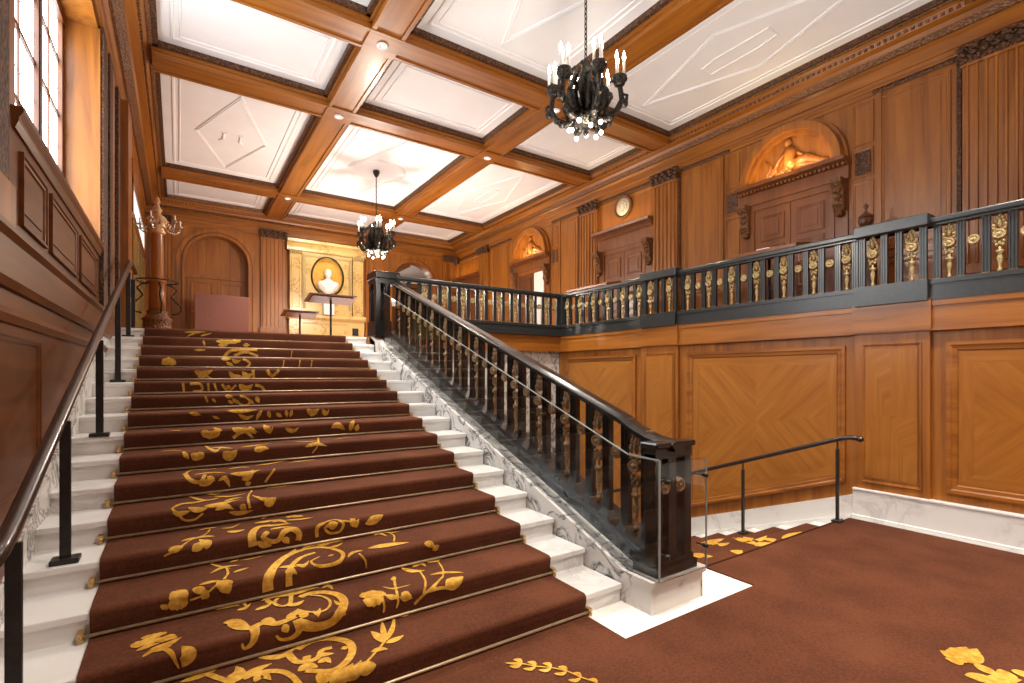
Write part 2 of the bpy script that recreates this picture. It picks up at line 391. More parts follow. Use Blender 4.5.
UP = [  # (points in the photograph, width in metres on the pile, form)
 ([(130,647),(145,643),(161,638)],.10,B_),([(141,639),(155,636),(167,633)],.06,B_),([(150,650),(167,645),(182,637.5)],.05,L_),([(157,643),(168,638),(175,635)],.08,B_),([(136,652),(150,646),(160,644)],.04,L_),([(142,658),(152,652),(163,649)],.03,L_),([(148,652),(160,650),(172,646)],.045,L_),([(163,649),(171,653),(176,662),(179,668)],.035,T2),([(182,647),(188,652),(187,660),(182,667)],.075,L_),
 ([(223,624),(232,622.5),(243,628),(254,630)],.085,L_),([(250,630),(262,624),(275,624),(292,619)],.05,F_),([(261,623),(268,620),(276,625)],.05,L_),([(254,627),(255,635),(251,644),(244,648),(242,643)],.06,T2),([(289,621),(297,614),(307,617)],.10,B_),([(297,620),(299,630),(292,637),(281,639),(276,635)],.055,T2),
 ([(299,624),(315,626.5),(331,622),(341,611),(344,602),(338,595.5),(325,593),(310,594),(300,598)],.065,F_),([(310,596),(322,597),(330,602),(328,609),(318,613),(305,612),(297,610)],.02,F_),([(215,611),(228,608),(240,606)],.02,L_),([(237,611),(245,609),(251,604)],.035,L_),([(255,611),(264,608),(272,604)],.04,L_),([(261,602),(275,597),(295,594),(310,590),(320,588)],.06,L_),([(291,596),(290,604),(282,607),(274,604),(278,599)],.03,F_),([(286,606),(297,605),(304,601)],.05,L_),([(313,612),(318,614),(320,609)],.04,L_),
 ([(257,658),(280,657),(293,650),(302,646)],.05,L_),([(297,650),(311,642),(330,639),(349,643),(352,653),(344,664.5),(330,671.5),(306,671)],.055,F_),([(288,654),(296,662),(308,662),(318,658),(322,651),(332,648)],.045,F_),([(316,656),(334,654)],.04,L_),([(180,683),(205,675),(217,670)],.045,L_),([(206,674),(222,680),(234,684)],.04,F_),([(230,684),(239,673),(236,667)],.09,L_),([(240,678),(255,671),(272,664)],.05,L_),([(243,679),(260,673),(280,672),(292,677),(300,686)],.045,F_),([(255,683),(262,675),(271,681)],.06,L_),
 ([(317,683),(325,675),(334,669)],.08,L_),([(329,684),(345,673),(353,664)],.09,L_),([(345,680),(355,672),(361,661)],.07,L_),([(298,672),(308,667),(318,668)],.07,L_),([(357,673),(372,657),(384,643),(390,632),(394,620)],.018,F_),([(385,644),(378,637),(371,632)],.055,L_),([(386,644),(396,640),(404,636)],.05,L_),([(386,641),(383,630),(382,621)],.035,L_),([(387,641),(392,630),(395,620)],.035,L_),([(371,653),(380,650),(388,650)],.045,L_),([(357,671),(366,668),(376,665)],.075,L_),([(398,618),(404,617),(409,616)],.015,L_),
 ([(360,598),(372,594.5),(385,596)],.12,B_),([(363,602),(373,600),(383,597)],.10,B_),([(382,598),(384,606),(383,612)],.018,F_),([(384,595),(392,597),(400,597)],.035,L_),([(394,577),(395,585),(397,594),(398,602),(396,608)],.02,F_),([(393,581),(394,577)],.04,L_),([(382,587),(394,589),(411,585)],.022,L_),([(400,598),(405,596),(412,598)],.07,L_),([(414,604),(424,594),(432,588),(443,577)],.025,F_),([(423,595),(425.5,582),(420,572)],.018,F_),([(401,568),(412,571.5),(425,571)],.055,L_),([(413,568),(420,564),(426,567)],.055,L_),([(443,577),(443,570),(438,562)],.016,F_),([(430,575.5),(445,573),(464,573)],.04,L_),([(427,563),(435,562),(441,560)],.03,L_),([(445,586),(455,582),(463,577)],.10,L_),([(429,591),(440,588),(450,588)],.025,F_),
 ([(169,599),(178,596),(188,597)],.10,B_),([(168,605),(178,603),(188,602)],.10,B_),([(162,609),(167,604)],.05,L_),([(190,600),(205,594),(217,585)],.014,F_),([(192,590),(200,590),(208,594)],.045,L_),([(202,599),(206,594),(208,590)],.05,L_),([(199,586),(210,583),(220,581)],.045,L_),([(217,582),(226,584),(233,582)],.08,L_),([(222,583),(227,589),(229,593)],.07,L_),([(224,580),(228,574),(226,568)],.018,F_),([(210,574.5),(224,568),(241,566)],.035,L_),([(210,564),(220,567),(231,569)],.022,L_),([(229,563),(239,560)],.03,L_),([(240,561),(252,559),(264,556)],.02,L_),([(233,573),(242,570),(249,568)],.03,L_),
 ([(268,591),(268,580),(273,569),(283,559),(297,552),(315,548),(332,549),(343,554),(340,561),(330,565),(318,566),(311,562),(320,557)],.07,T2),([(289,586),(289,575),(292,566),(301,558),(315,553)],.045,F_),([(279,568),(288,567),(297,567)],.045,L_),([(288,557),(296,549)],.04,L_),([(302,549),(312,546),(322,545)],.04,L_),([(316,548),(330,543),(343,541)],.055,L_),([(328,549),(338,546),(343,543)],.04,L_),([(348,558),(353,553),(363,551)],.04,L_),([(359,554),(365,560),(366,568)],.016,F_),([(368,549),(388,545.5),(409,543)],.085,L_),([(394,542),(394,536),(388,533)],.016,F_),([(374,536),(380,534),(387,537)],.04,L_),([(384,533),(392,533),(400,532)],.02,L_),([(424,544),(430,544),(435,548)],.05,L_),([(432,550),(439,545)],.05,L_),
 ([(253,546),(252,535),(258,528),(270,526)],.06,F_),([(298,540),(299,533),(292,529),(284,532),(278,540),(270,541),(263,537),(268,532)],.045,F_),([(254,524),(268,522),(281,520)],.05,L_),([(261,527),(275,526),(291,524)],.045,L_),([(286,518),(294,517),(303,517)],.08,B_),([(285,521),(300,520),(314,518)],.04,L_),([(317,537),(317,528),(324,523),(335,520),(343,523),(340,531),(330,533),(325,528),(332,524)],.028,F_),([(328,527),(338,523)],.07,L_),([(343,521),(353,522)],.016,F_),([(350,519),(356,524),(359,519)],.07,L_),([(365,524),(374,520),(383,515)],.07,L_),([(270,530),(280,528),(292,527)],.04,L_),
 ([(164,556),(178,549),(190,541),(205,535),(210,530)],.016,F_),([(168,551),(175,549),(183,547)],.05,L_),([(181,542),(192,539),(203,538)],.045,L_),([(192,551),(200,545),(204,540)],.06,L_),([(196,538),(205,537),(215,537)],.045,L_),([(206,549),(207,543),(199,540)],.06,L_),([(199,531),(207,529),(217,528)],.03,L_),([(221,529),(232,528),(240,524)],.022,L_),([(227,532),(236,532),(245,530)],.06,L_),
 ([(171,510),(180,505),(195,503),(211,500)],.055,L_),([(172,509),(178,514),(190,511)],.04,L_),([(180,516),(185,520),(195,519),(203,513)],.022,F_),([(189,497),(205,501),(221,498)],.04,L_),([(204,507),(220,504),(241,500)],.05,L_),([(214,497),(230,497),(246,494)],.04,L_),([(224,502),(235,499),(243,498)],.04,L_),([(250,508),(248,498),(252,491)],.022,F_),([(252,496),(262,499),(276,501)],.04,L_),([(264,504),(270,502),(276,498)],.08,L_),([(229,512),(240,513),(253,510)],.04,L_),([(264,489),(280,487),(299,485)],.025,L_),
 ([(185,474),(190,480),(200,482),(205,475)],.04,F_),([(194,475),(210,473),(226,473)],.055,L_),([(218,481),(225,478),(230,487)],.04,L_),([(230,474),(245,473),(261,470)],.055,L_),([(265,482),(270,475),(275,469)],.022,F_),([(185,475),(190,471),(205,470),(216,469)],.03,F_),([(199,485),(208,482),(215,478)],.06,L_),([(255,466),(270,464),(286,461)],.05,L_),([(289,463),(305,461),(316,460)],.03,L_),([(242,480),(250,475),(253,470)],.07,L_),
 ([(160,452),(172,451),(183,451)],.05,L_),([(183,452),(189,459)],.04,L_),([(191,454),(197,457),(204,453)],.09,B_),([(211,448),(222,448),(233,449)],.05,L_),([(223,452),(230,456),(237,450)],.10,L_),([(240,448),(255,446),(271,444)],.05,L_),([(254,451),(262,448),(269,449)],.07,L_),([(294,442),(308,442),(321,441)],.035,L_),([(305,447),(316,444),(327,446)],.04,L_),([(318,436),(318,445),(312,453)],.02,F_),([(334,440),(348,438),(357,438)],.025,L_),
 ([(169,431),(181,431)],.03,L_),([(201,432),(210,435),(220,432)],.10,B_),([(232,428),(240,430),(247,428)],.07,L_),([(233,438),(244,431),(253,438)],.04,F_),([(249,427),(256,434)],.05,L_),([(264,425),(270,431),(273,427)],.07,L_),([(279,424),(301,423)],.025,L_),([(331,428),(338,425),(345,430)],.07,L_),([(350,431),(352,424),(354,420)],.06,L_),([(356,431),(358,424)],.06,L_),([(285,428),(293,431),(299,427)],.05,L_),
 ([(189,413),(201,415)],.04,L_),([(227,411),(242,411),(257,410)],.05,L_),([(262,410),(258,416),(256,421)],.04,L_),([(268,411),(270,418)],.045,L_),([(286,410),(287,417)],.04,L_),([(292,410),(290,417)],.04,L_),([(307,409),(312,413),(319,409)],.08,L_),([(322,409),(326,414),(329,409)],.06,L_),([(212,416),(220,419)],.03,L_),
 ([(205,396),(208,403)],.03,L_),([(225,396),(233,397)],.05,L_),([(240,396),(247,398),(250,402),(246,405),(240,404),(237,400)],.03,F_),([(256,396),(259,403)],.05,L_),([(212,398),(216,403)],.03,L_),([(228,400),(233,404)],.04,L_),
 ([(183,383),(184,392)],.03,F_),([(190,384),(200,384),(202,390),(193,391)],.035,F_),([(208,383),(209,392)],.03,F_),([(214,383),(217,391)],.03,F_),([(222,384),(228,391),(236,385)],.035,F_),([(239,384),(246,389),(253,384)],.09,L_),([(255,385),(262,387),(265,392)],.045,F_),
 ([(194,371),(203,374),(213,370)],.08,L_),([(229,371),(234,377),(241,377)],.06,L_),([(242,371),(247,376),(253,373)],.07,L_),([(253,370),(254,378)],.04,F_),([(267,370),(272,376),(279,370)],.05,F_),([(197,377),(205,376),(212,378)],.04,L_),
 ([(162,364),(168,361),(176,364)],.12,B_),([(221,359),(231,359)],.05,L_),([(232,359),(236,362),(241,360)],.05,L_),([(243,359),(250,363),(246,368)],.04,F_),([(284,360),(283,367)],.02,F_),([(300,360),(299,367)],.02,F_),([(312,360),(311,367)],.02,F_),
 ([(194,350),(206,350)],.03,L_),([(224,357),(230,351),(240,350),(257,350)],.05,F_),([(234,356),(245,352),(258,356)],.05,F_),([(292,351),(291,357)],.02,F_),
 ([(216,341),(228,342),(241,341)],.08,B_),([(203,340),(205,346)],.03,L_),([(243,345),(250,345)],.06,L_),([(218,345),(228,345)],.06,L_),
 ([(170,640),(176,636)],.05,L_),([(236,607),(243,603),(247,609)],.03,L_),([(265,598),(270,603),(278,602)],.035,L_),([(322,589),(328,586),(333,590)],.04,L_),([(334,601),(340,605),(344,600)],.03,L_),([(338,613),(346,614)],.04,L_),([(283,625),(288,632)],.045,L_),([(318,664),(326,660),(331,664)],.05,L_),([(303,661),(311,656)],.05,L_),([(341,650),(349,647)],.04,L_),([(296,565),(304,566),(309,561)],.04,L_),([(285,573),(291,570),(297,574)],.04,L_),([(328,557),(334,555)],.03,L_),([(262,520),(268,516),(276,517)],.05,L_),([(257,541),(264,545),(272,545)],.045,L_),([(283,537),(289,543)],.05,L_),([(272,523),(280,521),(288,524)],.045,L_),([(203,494),(214,495),(222,493)],.04,L_),([(188,508),(198,510),(208,508)],.04,L_),([(215,510),(225,506),(234,509)],.045,L_),([(240,505),(246,509)],.05,L_),([(207,477),(215,481)],.05,L_),([(228,470),(240,468),(250,468)],.04,L_),([(245,485),(251,482)],.05,L_),([(205,446),(215,451),(222,447)],.04,L_),([(244,441),(254,442),(262,440)],.04,L_),([(240,434),(248,430),(258,432)],.045,L_),([(214,428),(222,431)],.05,L_),([(238,414),(246,418),(254,415)],.045,L_),([(276,413),(282,417)],.045,L_),([(232,398),(238,404)],.04,L_),([(248,399),(254,404)],.04,L_),([(226,386),(231,388)],.05,L_),([(244,390),(250,392)],.05,L_),([(234,374),(244,378),(250,374)],.045,L_),([(226,362),(234,366)],.045,L_),
 ([(184,332),(206,332)],.03,L_),([(186,337),(195,333),(204,332)],.03,L_),([(200,336),(212,333)],.03,L_),
]
b = runner(PU, XC0, XC1, '', '')
su = Surf(PU, XC0, XC1)
for p, w, k in UP: stroke(b, su, p, w * (.85 if p[0][1] < 520 else .9), k)
b.build('stair_runner', ['carpet', 'gold_pile'], label='chocolate brown stair carpet with golden scrolls and flowers on the main flight', cat='stair carpet')
# stair rods
rod0 = None
for i in range(NS):
    y = Y0 + i * T_ - .006; z = i * R_ + .030
    if rod0 is None:
        rod0 = thing('stair_rod', (1., y, z), '', 'stair rod', 'stair rods across the main flight')
        b = MB(); b.tube([(XC0 - .05, y, z), (XC1 + .04, y, z)], .0105, 8); b.build('rod', 'rod_brass', rod0)
        for x in (XC0 - .035, XC1 + .025):
            b = MB(); b.bbox(x - .016, x + .016, y - .016, y + .035, z - .028, z + .028, .005); b.ell((x, y - .016, z), (.012, .014, .012))
            b.build('bracket', 'brass', rod0, label='brass bracket')
        r = rod0
    else: r = copy_at(rod0, (1., y, z))
    ordn = ['first', 'second', 'third', 'fourth', 'fifth', 'sixth', 'seventh', 'eighth', 'ninth', 'tenth', 'eleventh', 'twelfth', 'thirteenth', 'fourteenth', 'fifteenth'][i] if i < 15 else 'topmost'
    r['label'] = f'brass stair rod at the foot of the {ordn} carpeted riser of the main flight'

# ================================================================== LOWER LANDING CARPET
b = MB()
pl = [(XC0 - .02, YF + .05), (6.60, YF + .05), (6.60, 2.70), (3.86, 2.70), (3.86, 2.262), (2.388, 2.262), (2.388, 2.645), (XC0 - .02, 2.645)]
b.prism(pl, lambda p, q, t: (p, q, t), 0., .013)
sf = Surf([(YF, .013), (2.66, .013)], XC0, 6.6)
FL = []
nodes = [(522,664.5),(536,667),(551.5,668.5),(567,672),(581,678),(597,684),(612,694)]
FL.append(([(507,664)] + nodes, .011, F_))
for x, y in nodes:
    FL.append(([(x, y), (x - 3, y - 3.5), (x - 9, y - 4)], .035, L_)); FL.append(([(x, y), (x - 5, y + 3), (x - 13, y + 2.5)], .03, L_))
FL.append(([(522,664.5),(514,664),(505,663.5)], .025, L_))
FL += [([(964,661),(952,656),(940,651)],.10,L_),([(963,661),(957,655),(952,648.5)],.11,L_),([(963,661),(964,654),(966,647.5)],.11,L_),([(963,661),(971,655),(977,649.5)],.10,L_),([(963,662),(974,659),(982,656)],.09,L_),([(964,663),(954,661),(945,659)],.09,L_),([(955,656),(965,655),(974,657)],.14,L_),([(950,658),(962,659),(974,662)],.10,L_),([(974,664),(987,671),(1000,677)],.07,L_),([(965,676),(985,680),(1003,690)],.09,L_),([(1000,670),(1008,677),(1016,684)],.08,L_),([(1011,671),(1024,675),(1036,679)],.07,L_),([(978,665),(992,674),(1010,684)],.02,F_),([(985,684),(1003,680),(1022,681)],.08,L_)]
for p, w, k in FL: stroke(b, sf, p, w, k)
b.build('landing_carpet', ['carpet', 'gold_pile'], label='wide chocolate brown carpet with sparse golden sprigs covering the lower landing floor', cat='carpet')

# ================================================================== DESCENDING FLIGHT
YD = 2.72
down = thing('descending_staircase', (5., YD, 0), 'white marble flight going down behind the balustrade pedestal, along the panelled wall', 'staircase')
for i in range(13):
    b = MB(); z = -i * R_
    b.bbox(3.34, XG, YD + i * T_ - T_ + .02 if i else 2.6, YD + i * T_ + .01, z - .16, z - .002, .006)
    b.build('step', 'marble', down)
PD = []
for i in range(13):
    y = YD + .012 + i * T_; z = -i * R_
    PD.append((y - T_ + (.02 if i else .385), z + .013))
    for k in range(6):
        a = PI / 2 * k / 5; PD.append((y - .02 + .028 * math.sin(a), z - .015 + .028 * math.cos(a)))
    PD.append((y + .008, z - R_ + .02))
PD.append((y + .5, z - R_ + .013))
b = runner(PD, 3.75, 6.46, '', '')
sd = Surf(PD, 3.75, 6.46)
for p, w, k in [([(698,545),(712,542),(724,539)],.12,L_),([(733,538),(745,541),(759,546)],.14,L_),([(743,537),(755,540),(767,536)],.12,L_),([(763,539),(775,541),(787,546)],.12,L_),([(755,546),(772,543)],.12,L_),([(730,551),(745,553),(759,551)],.14,L_),([(782,539),(793,535),(802,532)],.09,L_),([(799,534),(812,531)],.09,L_),([(690,555),(702,556),(713,557)],.14,L_),([(705,540),(718,545),(730,543)],.10,L_)]:
    stroke(b, sd, p, w, k)
b.build('stair_runner', ['carpet', 'gold_pile'], label='brown carpet with golden leaves running down the flight beside the panelled wall', cat='stair carpet')

# ================================================================== WALL BELOW THE SIDE GALLERY (X = 6.75)
b = MB(TG)
b.box(YF, YG + .2, -2.6, ZL, -.25, 0)
wg = struct('wall_right_lower', b, 'wood_v')
def quarter_panel(name, y0, y1, zt, zb0, zb1, parent):
    """framed panel with book-matched quarters; zb0/zb1 bottom edge at y0 / y1 (sloping beside the stair)"""
    b = MB(TG)
    def ring(o, n): return [(y0 + o, zb0 + o + (o * (zb1 - zb0) / (y1 - y0)), n), (y1 - o, zb1 + o - (o * (zb1 - zb0) / (y1 - y0)), n), (y1 - o, zt - o, n), (y0 + o, zt - o, n)]
    R = [ring(0, 0), ring(0, .03), ring(.035, .03), ring(.05, .018), ring(.085, .014), ring(.10, -.004)]
    vs = [p for r in R for p in r]
    b.add(vs, [(i * 4 + j, i * 4 + (j + 1) % 4, i * 4 + 4 + (j + 1) % 4, i * 4 + 4 + j) for i in range(len(R) - 1) for j in range(4)])
    b.build('panel_moulding', 'wood_y', parent)
    b = MB(TG); o = .10
    q = ring(o, .004); i_ = ring(o + .12, .004); 
    mid = [tuple((a[k] + c[k]) / 2 for k in range(3)) for a, c in ((i_[0], i_[1]), (i_[1], i_[2]), (i_[2], i_[3]), (i_[3], i_[0]))]
    cen = tuple(sum(p[k] for p in i_) / 4 for k in range(3))
    quads = [(i_[0], mid[0], cen, mid[3], 1), (mid[0], i_[1], mid[1], cen, -1), (cen, mid[1], i_[2], mid[2], 1), (mid[3], cen, mid[2], i_[3], -1)]
    for k, (a, c, d, e, s) in enumerate(quads):
        fi = len(b.f); b.add([a, c, d, e], [(0, 1, 2, 3)])
        an = s * .78; off = k * 7.3
        b.uv[fi] = [((p[0] * math.cos(an) - p[1] * math.sin(an)) + off, p[0] * math.sin(an) + p[1] * math.cos(an)) for p in (a, c, d, e)]
    for k in range(4):
        fi = len(b.f); Q = [q[k], q[(k + 1) % 4], i_[(k + 1) % 4], i_[k]]; b.add(Q, [(0, 1, 2, 3)])
        b.uv[fi] = [((p[1], p[0]) if k % 2 == 0 else (p[0], p[1])) for p in Q]
    return b.build('veneer_panel', 'veneer', parent)
quarter_panel('', 2.80, 5.07, 2.05, .40, -.41, wg)
quarter_panel('', 6.14, 8.08, 2.05, -.90, -1.55, wg)
quarter_panel('', -.6, 1.84, 2.05, .46, .46, wg)
quarter_panel('', -3.2, -1.4, 2.05, .46, .46, wg)
tn = [0]
def trim(b, mats): tn[0] += 1; return struct(f'trim_{tn[0]}', b, mats)
for (ya, yb, zb) in ((1.97, 2.68, .365), (5.22, 5.98, -1.3), (-1.3, -.68, .365)):     # broad pilasters
    b = MB(TG); b.box(ya, yb, zb, 2.18, 0, .045); b.box(ya + .10, yb - .10, zb + .12 if zb > 0 else zb, 2.02, .045, .05)
    b.frame(ya + .07, yb - .07, zb + .08 if zb > 0 else zb, 2.06, .03, .012, .045)
    t = trim(b, 'wood_v')
    b = MB(TG); c = (ya + yb) / 2
    zs = [zb + .14 if zb > 0 else zb, (2.0 + max(zb, .2)) / 2 + .05, 2.0]
    for k, (u0, u1, z0, z1) in enumerate([(ya + .11, c, zs[0], zs[1]), (c, yb - .11, zs[0], zs[1]), (ya + .11, c, zs[1], zs[2]), (c, yb - .11, zs[1], zs[2])]):
        fi = len(b.f); b.add([(u0, z0, .053), (u1, z0, .053), (u1, z1, .053), (u0, z1, .053)], [(0, 1, 2, 3)]); o = k * 3.1
        b.uv[fi] = [(u0 * (1 if k % 3 else .4) + o, z0), (u1 + o, z0), (u1 + o, z1), (u0 + o, z1)]
    b.build('veneer_panel', 'veneer', t)
# frieze below the black fascia
b = MB(TG)
b.box(YF, YG + .05, 2.20, 2.52, 0, .05); b.box(YF, YG + .06, 2.175, 2.205, 0, .07); b.box(YF, YG + .06, 2.44, 2.52, 0, .065)
for ya, yb in ((1.97, 2.68), (5.22, 5.98)): b.box(ya - .02, yb + .02, 2.19, 2.52, .05, .085)
trim(b, 'wood_y')
b = MB(TB)
b.box(3.30, XG - .0, 2.20, 2.52, -.3, 0); b.box(3.3, XG - .06, 2.175, 2.205, 0, .02); b.box(3.3, XG - .06, 2.44, 2.52, 0, .015)
trim(b, 'wood_x')
b = MB(TB); b.box(3.30, XG, -2.6, 2.2, -.35, -.10)
struct('wall_back_lower', b, 'marble_v')
# skirting
b = MB(TG)
b.bbox(YF, 2.70, .01, .355, 0, .075, .01); b.bbox(YF, 2.70, 0, .05, .07, .095, .008); b.bbox(YF, 2.70, .335, .365, 0, .085, .008)
b.prism([(2.70, .275), (8.1, plane(0) * 0 + .275 - (8.1 - 2.7) * SL), (8.1, -.5 - (8.1 - 2.7) * SL), (2.70, -.3)], lambda p, q, t: (p, q, t), 0, .04)
b.prism([(2.72, .03), (8.1, .03 - (8.1 - 2.72) * SL), (8.1, -.3 - (8.1 - 2.72) * SL), (2.72, -.3)], lambda p, q, t: (p, q, t), .04, .07)
struct('baseboard_right', b, 'marble')

# ================================================================== BALUSTRADES
def bar_mesh(h, w=.062, d=.045, key='black'):
    b = MB(); hw = w / 2; k = w / 5
    prof = []
    xs = [-hw, -hw + k, -hw + k, -hw + 2 * k, -hw + 2 * k, hw - 2 * k, hw - 2 * k, hw - k, hw - k, hw]
    ys = [0, 0, .008, .008, 0, 0, .008, .008, 0, 0]
    front = [(x, -d / 2 + y) for x, y in zip(xs, ys)]; back = [(x, d / 2 - y) for x, y in zip(reversed(xs), reversed(ys))]
    b.prism(front + back, lambda p, q, t: (p, q, t), 0, h)
    b.box(-hw - .004, hw + .004, -d / 2 - .006, d / 2 + .006, 0, .022, 1); b.box(-hw - .004, hw + .004, -d / 2 - .006, d / 2 + .006, h - .02, h, 1)
    return proto(b, [key, 'gilt_dim'])
def proto(b, mats):
    me = bpy.data.meshes.new('shared'); me.from_pydata(b.v, [], b.f)
    for k in mats: me.materials.append(M[k])
    me.polygons.foreach_set('material_index', b.m); me.polygons.foreach_set('use_smooth', b.sm)
    bm = bmesh.new(); bm.from_mesh(me); bmesh.ops.recalc_face_normals(bm, faces=bm.faces[:]); bm.to_mesh(me); bm.free()
    return me
def ornament_mesh(h, key):
    b = MB(); s = h / .58
    H_ = h; zc = H_ * .655
    for k in range(3):                                                  # leafy crest
        for sx in (-1, 1): b.ell((sx * (.016 + .013 * k), 0, H_ - .035 - .036 * s * k), (.017, .022, .024 * s), 0, 8, 5)
    b.ell((0, -.004, H_ - .016), (.016, .02, .026), 0, 8, 5); b.ell((0, 0, H_ - .085 * s), (.018, .028, .05 * s), 0, 8, 6)
    for sx in (-1, 1): b.tube([(sx * .012, 0, zc + .05), (sx * .045, 0, zc + .058 * s), (sx * .05, 0, zc + .09 * s), (sx * .03, 0, zc + .10 * s)], [.012, .013, .012, .006], 6)
    b.T = lambda x, y, z: (x, z, zc + y)                                # medallion on both faces
    b.lathe([(.0, -.040), (.014, -.039), (.022, -.030), (.030, -.026), (.034, -.036), (.046, -.034), (.050, -.020), (.050, .020), (.046, .034), (.034, .036), (.030, .026), (.022, .030), (.014, .039), (0, .040)], (0, 0, 0), 18)
    b.T = lambda x, y, z: (x, y, z)
    for k in range(2):
        for sx in (-1, 1): b.ell((sx * (.028 - .006 * k), 0, zc - .070 * s - k * .034 * s), (.016, .022, .020 * s), 0, 8, 5)
    b.ell((0, 0, zc - .088 * s), (.016, .028, .024 * s), 0, 8, 5)
    b.lathe([(.0, zc - .12 * s), (.012, zc - .125 * s), (.012, zc - .15 * s), (.034, zc - .165 * s), (.030, zc - .18 * s), (.014, zc - .195 * s), (.022, zc - .225 * s), (.024, zc - .25 * s), (.013, zc - .30 * s), (.011, .05), (.020, .035), (.020, 0)], (0, 0, 0), 10)
    return proto(b, [key])
def roundel_mesh(key):
    b = MB(); b.T = lambda x, y, z: (x, z, y)
    b.lathe([(.0, -.026), (.010, -.024), (.014, -.016), (.026, -.014), (.030, -.022), (.038, -.022), (.042, -.012), (.042, .012), (.038, .022), (.030, .022), (.026, .014), (.014, .016), (.010, .024), (0, .026)], (0, 0, 0), 18)
    for k in range(8):
        a = k * PI / 4; b.ell((.020 * math.cos(a), .020 * math.sin(a), -.015), (.006, .006, .006), 0, 6, 4)
    b.T = lambda x, y, z: (x, y, z)
    return proto(b, [key])
bar_g = bar_mesh(.60); orn_g = ornament_mesh(.58, 'gilt'); rnd_g = roundel_mesh('gilt')
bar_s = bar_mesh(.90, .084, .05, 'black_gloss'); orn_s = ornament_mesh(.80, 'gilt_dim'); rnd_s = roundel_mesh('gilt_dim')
ZF0, ZF1, ZR0, ZR1 = 2.50, 2.72, 3.30, 3.385
def gallery(root, run, p0, p1, period, piers=()):
    """run(u) -> world x,y of the rail line; children: fascia, handrail, balusters, gilt ornaments"""
    rot = (0, 0, 0 if run == 'x' else PI / 2)
    W = (lambda u: (u, YG + .03)) if run == 'x' else (lambda u: (XG + .03, u))
    T = (lambda u, v, n: (u, YG + .03 - n, v)) if run == 'x' else (lambda u, v, n: (XG + .03 - n, u, v))
    b = MB(T); b.box(p0, p1, ZF0, ZF1, -.08, .09); b.box(p0, p1, ZF1 - .05, ZF1 - .01, .09, .105); b.box(p0, p1, ZF0, ZF0 + .05, .09, .105)
    for a, c in piers: b.box(a, c, ZF0, ZF1 + .004, -.085, .15)
    b.build('base_rail', 'black', root)
    b = MB(T); b.bbox(p0, p1, ZR0 + .02, ZR1, -.075, .085, .014); b.box(p0, p1, ZR0, ZR0 + .03, -.05, .06)
    b.build('handrail', 'black', root)
    for a, c in piers:
        b = MB(T); b.bbox(a - .01, c + .01, ZR0 + .0, ZR1 + .045, -.085, .155, .012); b.build('pier_cap', 'black', root)
        n = 2; w = (c - a); 
        for u in (a + .055, a + w * .40, a + w * .60, c - .055):
            x, y = T(u, 0, .07)[:2]; place(bar_g, 'baluster', root, (x, y, ZF1 - .005), rot)
        for u in (a + w * .23, a + w * .77):
            x, y = T(u, 0, .07)[:2]; place(orn_g, 'gilt_ornament', root, (x, y, ZF1), rot).scale = (1.05, 1., 1.)
    segs = []; s = p0
    for a, c in sorted(piers): segs.append((s, a)); s = c
    segs.append((s, p1))
    for a, c in segs:
        n = max(1, round((c - a - .09) / (period / 2)));  st = (c - a - .09) / n
        for k in range(n + 1):
            u = a + .045 + k * st; place(bar_g, 'baluster', root, (*W(u), ZF1 - .005), rot)
            if k < n:
                v = u + st / 2
                if k % 2 == 0: place(orn_g, 'gilt_ornament', root, (*W(v), ZF1), rot).scale = (1.05, 1., 1.)
                else: place(rnd_g, 'gilt_roundel', root, (*W(v), ZF1 + .37), rot).scale = (1.2, 1., 1.2)
gr = thing('gallery_balustrade', (XG, 4, ZF0), 'black balustrade with gilt ornaments along the side gallery above the veneered panels', 'balustrade')
gallery(gr, 'y', YF, YG, .39, [(-1.3, -.66), (1.97, 2.66), (5.22, 5.95)])
gb = thing('gallery_balustrade', (5, YG, ZF0), 'black balustrade with gilt ornaments across the rear gallery above the marble wall', 'balustrade')
gallery(gb, 'x', 3.10, XG - .06, .385)
for nm, (x, y) in (('corner', (XG + .03, YG + .03)),):
    b = MB(); b.bbox(x - .09, x + .07, y - .09, y + .07, ZF0, ZR1 + .01, .008); b.build('corner_post', 'black', gb)
# stair balustrade
sb = thing('stair_balustrade', (3.06, 2.5, .24), 'black sloping balustrade with bronze ornaments beside the main flight', 'balustrade')
XB = 3.08
b = MB()
b.prism([(2.42, .245), (2.42, .33), (2.64, .34), (8.2, plane(8.2) + .25), (8.2, plane(8.2) + .10), (2.64, .245)], lambda p, q, t: (t, p, q), XB - .17, XB + .17)
b.prism([(2.46, .32), (2.46, .37), (2.66, .375), (8.2, plane(8.2) + .285), (8.2, plane(8.2) + .24), (2.66, .32)], lambda p, q, t: (t, p, q), XB - .12, XB + .12)
b.build('base_rail', 'black_base', sb)
# handrail: moulded profile swept over the newel, up the slope
path = [(2.38, 1.215), (2.46, 1.22), (2.56, 1.232), (2.64, 1.25), (2.72, 1.28), (2.80, 1.308)] + [(y, plane(y) + 1.125) for y in (2.92, 4., 5.5, 7., 8.0, 8.25)]
prof = [(-.075, -.012), (-.088, -.026), (-.075, -.044), (-.058, -.052), (-.058, -.078), (.058, -.078), (.058, -.052), (.075, -.044), (.088, -.026), (.075, -.012), (.04, 0.), (-.04, 0.)]
b = MB(); vs = []; k = len(prof)
for y, z in path:
    for p, q in prof: vs.append((XB + p, y, z + q))
fs = [(i * k + j, i * k + (j + 1) % k, (i + 1) * k + (j + 1) % k, (i + 1) * k + j) for i in range(len(path) - 1) for j in range(k)] + [tuple(range(k)), tuple((len(path) - 1) * k + j for j in range(k))]
b.add(vs, fs); b.bbox(XB - .235, XB + .205, 2.39, 2.56, 1.165, 1.21, .012); b.build('handrail', 'black_gloss', sb)
